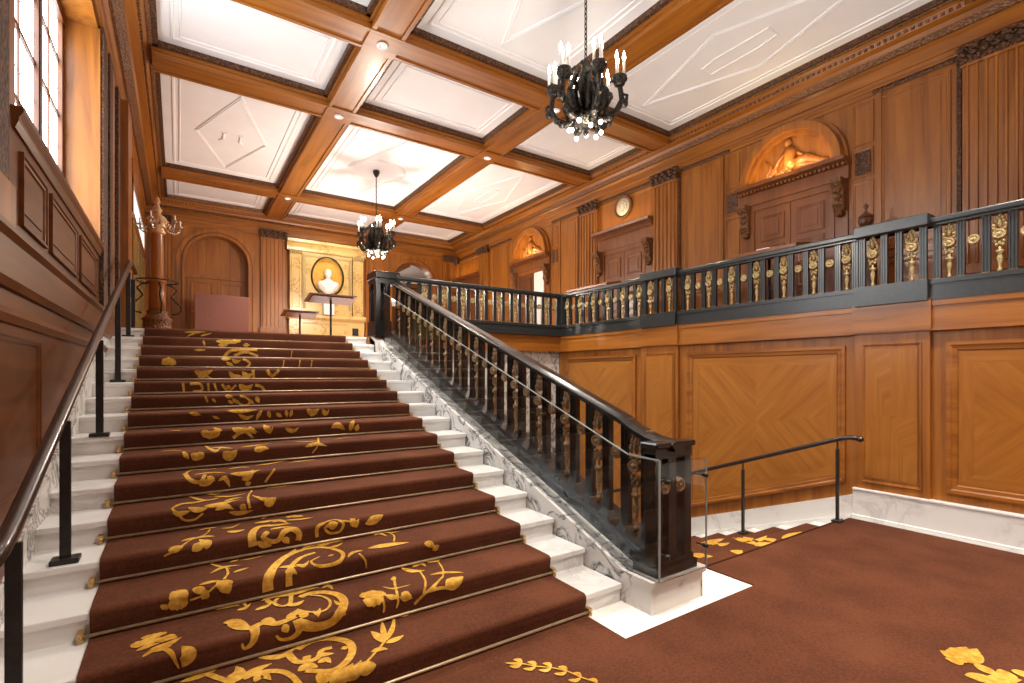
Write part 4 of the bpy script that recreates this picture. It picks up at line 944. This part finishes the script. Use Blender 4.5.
# slab with an oval niche
b = MB(TE); n_ = 40; ow, oh, oz = .44, .56, 4.60
def ov(s, n): return [(cm + ow * s * math.cos(2 * PI * i / n_), oz + oh * s * math.sin(2 * PI * i / n_), n) for i in range(n_)]
def sq(i):
    a = 2 * PI * i / n_; x, y = math.cos(a), math.sin(a); k = 1 / max(abs(x), abs(y)); return (cm + .72 * x * k, oz + (.72 if y < 0 else .66) * y * k * 1.0, .16)
vs = [sq(i) for i in range(n_)] + ov(1.02, .16) + ov(1.0, .02); b.add(vs, [(r * n_ + i, r * n_ + (i + 1) % n_, (r + 1) * n_ + (i + 1) % n_, (r + 1) * n_ + i) for r in range(2) for i in range(n_)])
b.box(cm - .72, cm + .72, 3.46, oz - .71, 0, .16); b.box(cm - .72, cm + .72, oz + .65, 5.30, 0, .16)
b.build('slab', 'marble_gold', mon)
b = MB(TE); b.add(ov(1.0, .021), [tuple(range(n_))]); b.build('niche_back', 'marble_gold2', mon, label='amber oval niche back')
b = MB(TE); b.tube([(cm + ow * 1.03 * math.cos(2 * PI * i / 48), oz + oh * 1.03 * math.sin(2 * PI * i / 48), .17) for i in range(48)], .026, 8, 0, True); b.build('oval_rim', 'bronze', mon)
for s in (-1, 1):
    b = MB(TE); lo, hi = sorted((cm + s * .74, cm + s * 1.05)); b.box(lo, hi, 3.46, 5.18, 0, .20); b.frame(lo + .04, hi - .04, 3.62, 5.05, .03, .015, .20); b.build('side_pier', 'marble_gold', mon)
    b = MB(TE); lo, hi = sorted((cm + s * .62, cm + s * .70)); b.box(lo, hi, 3.62, 5.12, .16, .185); b.build('carved_band', 'gilt', mon)
    b = MB(TE); lo, hi = sorted((cm + s * .72, cm + s * 1.07)); b.box(lo, hi, 5.18, 5.28, .18, .24)
    for k in range(6): b.ell((lo + .03 + k * (hi - lo - .06) / 5, 5.22, .24), (.03, .045, .025), 0, 8, 5)
    b.build('capital', 'gilt', mon)
b = MB(TE); b.box(cm - .70, cm + .70, 5.14, 5.20, .16, .185); b.build('carved_band', 'gilt', mon)
b = MB(TE); b.prism([(0, 5.28), (.20, 5.28), (.22, 5.36), (.20, 5.40), (.26, 5.46), (.34, 5.50), (.36, 5.57), (0, 5.60)], lambda p, q, t: (t, q, p), U0 - .06, U1 + .06); b.build('cornice', 'marble_gold', mon)
# the bust: one continuous carved surface
bl = MB()
def bust(b, x, y, z, s):
    e = lambda c, r: b.ell((x + c[0] * s, y + c[1] * s, z + c[2] * s), tuple(k * s for k in r), 0, 20, 14)
    b.lathe([(.10 * s, 0), (.10 * s, .03 * s), (.07 * s, .05 * s), (.06 * s, .12 * s), (.09 * s, .16 * s)], (x, y, z), 20)
    e((0, 0, .30), (.27, .15, .15)); e((-.17, 0, .36), (.13, .12, .10)); e((.17, 0, .36), (.13, .12, .10)); e((0, -.02, .22), (.19, .12, .12))
    e((0, .0, .42), (.16, .12, .10)); b.tube([(x, y, z + .42 * s), (x, y - .005, z + .56 * s)], [.075 * s, .062 * s], 16)
    e((0, -.01, .66), (.088, .105, .125)); e((0, -.035, .60), (.065, .075, .075)); e((0, .02, .70), (.094, .10, .10))
    e((0, -.118, .645), (.016, .022, .03)); e((0, -.10, .60), (.035, .02, .012)); e((0, -.09, .565), (.03, .025, .025))
    for k in (-1, 1):
        e((k * .034, -.098, .685), (.028, .014, .010)); e((k * .09, .0, .65), (.014, .026, .034)); e((k * .034, -.092, .67), (.016, .014, .012)); e((k * .05, -.07, .62), (.025, .03, .03))
    for k in range(7): b.tube([(x + (-.2 + k * .066) * s, y - .13 * s, z + (.38 - abs(k - 3) * .012) * s), (x + (-.14 + k * .045) * s, y - .14 * s, z + .28 * s), (x + (-.08 + k * .03) * s, y - .10 * s, z + .18 * s)], .02 * s, 6)
bust(bl, cm, YE - .20, 3.98, 1.06)
bo = bl.build('portrait_bust', 'white_stone', label='white marble portrait bust of a draped man in the oval niche', cat='bust')
md = bo.modifiers.new('weld', 'REMESH'); md.mode = 'VOXEL'; md.voxel_size = .010; md.use_smooth_shade = True
b = MB(); b.bbox(cm - .15, cm + .15, YE - .34, YE - .06, 3.46, 3.93, .01); b.box(cm - .17, cm + .17, YE - .36, YE - .05, 3.93, 3.98); b.build('bust_pedestal', 'marble', label='small white marble block under the portrait bust', cat='pedestal')

# ================================================================== LEFT WALL
WY0, WY1, WZ0 = 3.88, 7.38, 3.16
b = MB(TL)
b.box(YF, YE, -.3, WZ0 - .02, -.45, 0); b.box(YF, WY0, WZ0 - .02, ZP, -.45, 0); b.box(WY1, 11.3, WZ0 - .02, ZP, -.45, 0); b.box(WY0, WY1, 5.65, ZP, -.45, 0)
b.box(11.3, YE, WZ0 - .02, ZP, -.45, 0)
wl = struct('wall_left', b, 'wood_v')
b = MB(TL); b.box(YF, 9.2, -.3, WZ0 - .03, 0, .006); b.build('wainscot', 'wood_stair', wl, label='dark wainscot')
b = MB(TL)
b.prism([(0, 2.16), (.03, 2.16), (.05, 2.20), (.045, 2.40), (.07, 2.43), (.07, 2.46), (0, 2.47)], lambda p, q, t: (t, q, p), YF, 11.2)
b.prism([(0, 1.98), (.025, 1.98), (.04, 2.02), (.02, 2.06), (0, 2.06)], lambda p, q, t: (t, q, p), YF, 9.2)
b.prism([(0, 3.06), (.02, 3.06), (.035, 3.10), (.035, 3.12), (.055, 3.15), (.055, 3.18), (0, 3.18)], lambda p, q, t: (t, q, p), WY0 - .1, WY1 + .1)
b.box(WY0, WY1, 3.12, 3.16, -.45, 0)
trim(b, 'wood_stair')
b = MB(TL)
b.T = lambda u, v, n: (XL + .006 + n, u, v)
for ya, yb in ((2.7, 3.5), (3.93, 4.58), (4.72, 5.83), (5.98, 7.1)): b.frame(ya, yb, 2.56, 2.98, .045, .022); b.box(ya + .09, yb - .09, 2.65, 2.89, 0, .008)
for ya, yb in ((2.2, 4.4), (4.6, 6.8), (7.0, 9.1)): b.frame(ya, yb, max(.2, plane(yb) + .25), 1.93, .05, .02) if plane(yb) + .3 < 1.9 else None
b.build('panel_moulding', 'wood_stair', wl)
# window
wn = sroot('window_1', (XL - .31, (WY0 + WY1) / 2, WZ0), 'tall leaded casement window in a deep oak reveal', 'window')
TWn = lambda u, v, n: (XL - .33 + n, u, v)
b = MB(TWn)
b.box(WY0, WY1, 3.12, 3.3, -.04, .05); b.box(WY0, WY1, 5.55, 5.7, -.04, .05); b.box(WY1 - .12, WY1, 3.2, 5.65, -.04, .04); b.box(WY0, WY0 + .12, 3.2, 5.65, -.04, .04)
for y in (5.02, 6.24): b.box(y - .06, y + .06, 3.2, 5.65, -.04, .035); b.box(y - .02, y + .02, 3.2, 5.65, .035, .045)
b.build('window_frame', 'wood_dark', wn)
b = MB(TWn)
for a, c in ((WY0 + .12, 4.96), (5.08, 6.18), (6.30, WY1 - .12)):
    m = (a + c) / 2; b.box(m - .02, m + .02, 3.3, 5.6, -.03, .012)
    for z in (3.93, 4.53, 5.13): b.box(a, c, z - .02, z + .02, -.03, .012)
    for k in (1, 3): b.box(a + (c - a) * k / 4 - .003, a + (c - a) * k / 4 + .003, 3.3, 5.6, -.02, .002)
    for k in range(7): b.box(a, c, 3.6 + k * .3 - .003, 3.6 + k * .3 + .003, -.02, .002)
b.build('glazing_bars', 'wood_dark', wn)
b = MB(TWn); b.box(WY0, WY1, 3.2, 5.65, -.03, -.002); b.build('pane', 'daylight', wn)
# carved architrave, reveal trim and fluted pier
b = MB(TL); b.box(WY1 + .02, WY1 + .34, 2.47, 5.7, 0, .05); b.box(WY0 - .85, WY0 - .36, 2.66, 5.7, 0, .05); b.box(7.95, 8.25, 2.47, 5.7, 0, .06)
trim(b, 'carved_c')
b = MB(TL); b.box(WY1 - .004, WY1 + .02, 3.16, 5.65, -.33, .02); b.box(7.74, 7.95, 2.47, 5.7, 0, .035); b.box(8.25, 8.6, 2.47, 5.7, 0, .05)
b.box(3.0, 3.54, 2.46, 2.66, 0, .07)
trim(b, 'wood_v')
b = MB(TL); b.box(9.3, 10.0, ZL, 5.75, 0, .15); b.box(9.26, 10.04, ZL, ZL + .5, 0, .18); trim(b, 'wood_v')
b = MB(TL); b.box(8.85, 9.1, ZL, 5.72, 0, .07); trim(b, 'carved_c')
# glazed door with a transom beyond the pier
dn[0] += 1; d5 = sroot(f'door_{dn[0]}', (XL, 12.8, ZL), 'greenish glazed door with a bright transom behind the candelabrum', 'door')
TD = lambda u, v, n: (XL + .05 + n, u, v)
b = MB(TD); b.box(11.3, 15.3, 4.55, 4.68, -.05, .04); b.box(11.3, 15.3, 5.16, 5.6, -.05, .04); b.box(11.3, 11.4, ZL, 5.3, -.05, .04); b.box(15.2, 15.3, ZL, 5.3, -.05, .04); b.box(13.2, 13.3, ZL, 4.6, -.05, .03); b.build('door_frame', 'wood_v', d5)
b = MB(TD); b.box(11.4, 15.2, 4.68, 5.16, -.03, .02); b.build('transom_pane', 'sign_light', d5, label='bright white transom')
b = MB(TD); b.box(11.4, 15.2, ZL, 4.55, -.03, .02); b.build('pane', 'green_glass', d5)
# front wall behind the viewer
b = MB(); b.box(XL - .4, XR + .3, YF - .25, YF, -.3, ZP); struct('wall_front', b, 'wood_v')

# ================================================================== CANDELABRUM AT THE STAIR HEAD
tx, ty = -.31, 11.0
tor = thing('candelabrum', (tx, ty, ZL), 'tall wooden column candelabrum with silvered arms beside the stair head', 'candelabrum')
b = MB(); b.lathe([(.30, 0), (.30, .12), (.24, .16), (.24, .34), (.27, .38), (.20, .44), (.17, .5), (.19, .55)], (tx, ty, ZL), 24); b.build('base', 'carved_mid', tor)
b = MB(); b.lathe([(.15, .5), (.14, .9), (.13, 1.1), (.17, 1.13), (.17, 1.17), (.115, 1.2), (.11, 1.7), (.10, 2.12), (.12, 2.16)], (tx, ty, ZL), 24); b.build('column', 'wood_v', tor)
b = MB(); b.lathe([(.11, 2.12), (.15, 2.16), (.12, 2.22), (.17, 2.30), (.19, 2.38), (.15, 2.47), (.08, 2.52), (.06, 2.56), (.09, 2.62), (.05, 2.68), (.035, 2.74), (.06, 2.79), (.03, 2.86), (.0, 2.9)], (tx, ty, ZL), 20)
for k in range(10):
    a = k * PI / 5; b.ell((tx + .16 * math.cos(a), ty + .16 * math.sin(a), ZL + 2.36), (.04, .04, .07), 0, 8, 5)
b.build('capital', 'copper', tor)
for k in range(6):
    a = k * PI / 3 + .3; ca, sa = math.cos(a), math.sin(a)
    b = MB(); pts = [(.10, 2.30), (.20, 2.20), (.31, 2.18), (.40, 2.25), (.41, 2.34)]
    b.tube([(tx + r * ca, ty + r * sa, ZL + z) for r, z in pts], [.018, .016, .015, .014, .012], 8)
    b.tube([(tx + r * ca, ty + r * sa, ZL + z) for r, z in ((.26, 2.18), (.30, 2.28), (.25, 2.34), (.22, 2.28))], .010, 6)
    b.lathe([(.015, 0), (.045, .02), (.05, .035), (.02, .04)], (tx + .41 * ca, ty + .41 * sa, ZL + 2.33), 12)
    arm = b.build('arm', 'silver', tor)
    b = MB(); b.lathe([(.014, 0), (.014, .11), (.004, .13)], (tx + .41 * ca, ty + .41 * sa, ZL + 2.36), 10); b.build('candle', 'candle', arm)
b = MB()
b.tube([(tx + .36 * math.cos(k * PI / 12), ty + .36 * math.sin(k * PI / 12), ZL + 1.16) for k in range(24)], .014, 6, 0, True)
for k in range(4):
    a = k * PI / 2 + .2; ca, sa = math.cos(a), math.sin(a)
    b.tube([(tx + r * ca, ty + r * sa, ZL + z) for r, z in ((.14, 1.12), (.26, 1.08), (.34, 1.0), (.24, .86), (.34, .74), (.41, .70), (.42, .60), (.36, .52), (.26, .50))], .017, 6)
b.build('scroll_bracket', 'bronze', tor); tor.scale = (.88, .88, .88)

# lecterns / tables at the stair head and on the gallery
def lectern(name, x, y, z0, h, w, d, label, rz=0., tilt=-.2):
    root = thing(name, (x, y, z0), label, 'lectern', 'slim display lecterns with dark wooden tops')
    b = MB(); b.lathe([(.20, 0), (.20, .015), (.05, .03), (.022, .05)], (x, y, z0), 20); b.build('base', 'iron', root)
    b = MB(); b.tube([(x, y, z0 + .03), (x, y, z0 + h - .02)], .02, 10); b.build('pole', 'iron', root)
    b = MB(); ht = d / 2
    T = lambda u, v, n: (x + u, y + v * math.cos(tilt) - n * math.sin(tilt), z0 + h + v * math.sin(tilt) + n * math.cos(tilt))
    b.T = T; b.bbox(-w / 2, w / 2, -ht, ht, 0, .022, .005); b.box(-w / 2 + .06, w / 2 - .06, -ht + .05, ht - .05, -.02, 0); b.build('top', 'wood_dark', root)
    return root
lectern('display_lectern', 2.28, 12.0, ZL, .70, .74, .46, 'low slim lectern with a dark top before the honey marble monument, the shorter')
lectern('display_lectern', 2.46, 10.0, ZL, .80, .88, .50, 'taller slim lectern with a dark top, before the oval niche of the monument')
def gal_lectern(x, y, h, l, label, paper=False):
    root = thing('display_lectern', (x, y, ZL), label, 'lectern', 'slim display lecterns with dark wooden tops')
    b = MB(); b.lathe([(.18, 0), (.18, .015), (.05, .03), (.022, .05)], (x, y, ZL), 20); b.build('base', 'iron', root)
    b = MB(); b.tube([(x, y, ZL + .03), (x, y, ZL + h - .03)], .022, 10); b.build('pole', 'iron', root)
    b = MB(lambda u, v, n: (x + u, y + v, ZL + h + n + u * .18)); b.bbox(-.20, .20, -l / 2, l / 2, -.02, .03, .006); b.box(-.15, .15, -l / 2 + .06, l / 2 - .06, -.045, -.02); b.build('top', 'wood_red', root)
gal_lectern(7.08, 3.93, 1.13, .95, 'dark topped lectern behind the gallery railing before the nearer arched door')
gal_lectern(7.08, 7.62, 1.14, 1.2, 'dark topped lectern behind the gallery railing below the round plaque')
b = MB(lambda u, v, n: (7.08 + u, 3.93 + v, ZL + 1.13 + n + u * .18)); b.bbox(-.10, .06, -.06, .14, .031, .05, .003); b.build('booklet', 'paper', label='small pale booklet lying on the lectern before the nearer arched door', cat='booklet')
urn = thing('carved_urn', (7.62, 2.92, ZL), 'dark lidded wooden urn on a pedestal behind the gallery railing', 'urn')
b = MB(); b.bbox(7.48, 7.76, 2.78, 3.06, ZL, ZL + .10, .01); b.bbox(7.52, 7.72, 2.82, 3.02, ZL + .10, ZL + 1.18, .01); b.bbox(7.48, 7.76, 2.78, 3.06, ZL + 1.18, ZL + 1.25, .01); b.build('pedestal', 'wood_dark', urn)
b = MB(); b.lathe([(.06, 0), (.035, .02), (.035, .05), (.07, .09), (.088, .14), (.08, .19)], (7.62, 2.92, ZL + 1.25), 20); b.build('bowl', 'wood_dark', urn)
b = MB(); b.lathe([(.085, .19), (.08, .21), (.04, .245), (.016, .26), (.013, .30), (.03, .33), (.03, .345), (.012, .37), (0, .39)], (7.62, 2.92, ZL + 1.25), 20); b.build('lid', 'wood_dark', urn)
b = MB(); b.bbox(.34, 1.54, 14.72, 14.82, ZL + .06, 3.72, .012); scr = None
scr = thing('folding_screen', (.94, 14.77, ZL), 'plain reddish brown screen standing before the round-headed recess', 'screen')
b.build('panel', 'screen_cloth', scr)
for x in (.42, 1.46):
    b = MB(); b.bbox(x - .03, x + .03, 14.6, 14.94, ZL, ZL + .07, .006); b.build('foot', 'wood_dark', scr)

# ================================================================== CHANDELIERS
cx, cy = 3.70, 4.09
ch = thing('chandelier', (cx, cy, 4.28), 'bronze chandelier of candle clusters, the nearer one, above the lower stair', 'chandelier')
b = MB(); b.lathe([(.0, 0), (.07, .0), (.09, -.03), (.06, -.10), (.03, -.14), (.0, -.14)], (cx, cy, ZP), 20); b.build('canopy', 'bronze', ch)
b = MB(); z = ZP - .13; k = 0
while z > 5.16:
    pts = [(cx + (.016 * math.cos(a) if k % 2 else 0), cy + (0 if k % 2 else .016 * math.cos(a)), z - .032 + .036 * math.sin(a)) for a in [j * PI / 4 for j in range(8)]]
    b.tube(pts, .0065, 6, 0, True); z -= .055; k += 1
b.build('chain', 'bronze', ch)
b = MB(); b.lathe([(0, 4.30), (.02, 4.31), (.035, 4.34), (.02, 4.37), (.10, 4.42), (.17, 4.46), (.18, 4.50), (.10, 4.54), (.06, 4.60), (.05, 4.72), (.09, 4.80), (.10, 4.88), (.05, 4.96), (.035, 5.04), (.06, 5.08), (.03, 5.14), (0, 5.17)], (cx, cy, 0), 24)
for k in range(12):
    a = k * PI / 6; b.ell((cx + .17 * math.cos(a), cy + .17 * math.sin(a), 4.48), (.035, .035, .04), 0, 8, 5)
for k in range(6):
    a = k * PI / 3 + PI / 6; b.tube([(cx + r * math.cos(a), cy + r * math.sin(a), zz) for r, zz in ((.06, 4.60), (.17, 4.72), (.19, 4.88), (.10, 4.99), (.14, 5.06), (.19, 5.02))], [.025, .03, .028, .02, .016, .01], 8)

for k in range(6):
    a = k * PI / 3; w = lambda r, zz: (cx + r * math.cos(a), cy + r * math.sin(a), zz)
    b.tube([w(.10, 4.52), w(.20, 4.60), w(.26, 4.74), w(.20, 4.86), w(.13, 4.80), w(.17, 4.72)], [.04, .045, .038, .032, .025, .015], 8)
    b.ell(w(.21, 4.66), (.05, .05, .09), 0, 10, 6); b.ell(w(.15, 4.95), (.04, .04, .06), 0, 8, 5)
b.build('body', 'bronze', ch)
for k in range(6):
    a = k * PI / 3 + .16; ca, sa = math.cos(a), math.sin(a); w = lambda r, zz: (cx + r * ca, cy + r * sa, zz)
    b = MB()
    b.tube([w(.12, 4.50), w(.25, 4.46), (w(.37, 4.52)), w(.44, 4.64), w(.42, 4.76), w(.41, 4.80)], [.04, .042, .04, .034, .03, .03], 8)
    b.tube([w(.40, 4.56), w(.49, 4.58), w(.50, 4.68), w(.45, 4.70)], [.018, .022, .02, .012], 6)
    b.tube([w(.22, 4.50), w(.28, 4.64), w(.22, 4.74), w(.15, 4.66)], [.02, .022, .02, .012], 6)
    b.ell(w(.47, 4.60), (.045, .045, .05), 0, 10, 6); b.ell(w(.30, 4.47), (.05, .05, .04), 0, 10, 6)
    b.lathe([(.02, 4.78), (.06, 4.80), (.085, 4.85), (.09, 4.89), (.05, 4.90), (.0, 4.90)], (cx + .41 * ca, cy + .41 * sa, 0), 16)
    for j in range(8): b.ell((cx + .41 * ca + .075 * math.cos(j * PI / 4), cy + .41 * sa + .075 * math.sin(j * PI / 4), 4.86), (.022, .022, .03), 0, 6, 4)
    arm = b.build('arm', 'bronze', ch)
    for j in range(3):
        q = a + j * 2 * PI / 3; x, y = cx + .41 * ca + .055 * math.cos(q), cy + .41 * sa + .055 * math.sin(q)
        b = MB(); b.lathe([(.0, 4.89), (.016, 4.89), (.016, 5.05), (.012, 5.055)], (x, y, 0), 10)
        b.lathe([(.012, 5.055), (.02, 5.085), (.014, 5.12), (0, 5.16)], (x, y, 0), 10, 1); b.build('candle', ['candle', 'flame'], arm)
for k in range(9):
    a = k * 2 * PI / 9 + .1; b = MB(); r = .21 if k % 2 else .19; zz = 4.40 if k % 2 else 4.345
    b.ell((cx + r * math.cos(a), cy + r * math.sin(a), zz), (.026, .026, .026), 1, 12, 8); b.tube([(cx + .15 * math.cos(a), cy + .15 * math.sin(a), 4.45), (cx + r * math.cos(a), cy + r * math.sin(a), zz + .02)], .012, 6)
    b.build('globe_bulb', ['bronze', 'globe'], ch)
ch.scale = (.88, .88, 1)
copy_at(ch, (cx, 11.02, 4.28), 'bronze chandelier of candle clusters, the farther one, before the honey marble monument', .2)

# ================================================================== LIGHTS
def light(kind, loc, power, col, **k):
    l = bpy.data.lights.new('lamp', kind); l.energy = power; l.color = col
    o = bpy.data.objects.new('lamp', l); COL.objects.link(o); o.location = loc
    rot = k.pop('rot', None)
    if rot: o.rotation_euler = rot
    for a, v in k.items(): setattr(l, a, v)
    return o
WARM = (1, .90, .77); NEUT = (.93, .965, 1)
for y in (4.09, 11.02): light('POINT', (3.7, y, 3.9), 100 if y < 8 else 240, WARM, shadow_soft_size=.12)
for x in XBm:
    for y in YBm: light('SPOT', (x, y, ZB - .08), 520, WARM, spot_size=1.75, spot_blend=.8, shadow_soft_size=.06)
# lit hoods over the doors
for y, z, w in ((4.13, 4.87, 1.2), (7.68, 4.93, 1.4), (11.1, 4.91, 1.2), (14.7, 4.98, 1.3)):
    light('AREA', (XR - .19, y, z + .02), 3.8, (1, .72, .36), shape='RECTANGLE', size=.06, size_y=w, rot=(PI, 0, 0))
for y, z in ((4.13, 4.84), (11.1, 4.88)): light('POINT', (XR - .34, y, z + .16), 7, (1, .72, .38), shadow_soft_size=.04)
# added fill lamps with no fixture, and the monument's picture light
light('AREA', (4.2, -2.4, 1.6), 250, NEUT, shape='RECTANGLE', size=4, size_y=2.5, rot=(PI, 0, 0))  # added unseen uplight behind the viewer, brightens the near ceiling
light('AREA', (4.6, 11.6, 2.6), 85, NEUT, shape='RECTANGLE', size=4.5, size_y=5, rot=(PI, 0, 0))  # added unseen uplight over the upper landing, brightens the far ceiling
light('AREA', (cm, YE - 1.0, 5.6), 13, (1, .9, .72), shape='RECTANGLE', size=1.6, size_y=.1, rot=(.55, 0, 0))
light('AREA', (3.2, YF + .1, 3.6), 25, NEUT, shape='RECTANGLE', size=7, size_y=4.5, rot=(PI / 2, 0, 0))  # added daylight fill before the front wall, which has no windows
light('POINT', (CR, YE + 1.9, 4.4), 12, WARM, shadow_soft_size=.1)
w = bpy.data.worlds.new('world'); sc.world = w; w.use_nodes = True
w.node_tree.nodes['Background'].inputs[0].default_value = (1, .97, .93, 1); w.node_tree.nodes['Background'].inputs[1].default_value = .4
sc.view_settings.view_transform = 'Standard'; sc.view_settings.look = 'None'; sc.view_settings.gamma = 1; sc.view_settings.use_curve_mapping = False
sc.view_settings.exposure = .40
sc.cycles.use_denoising = True; sc.cycles.max_bounces = 8
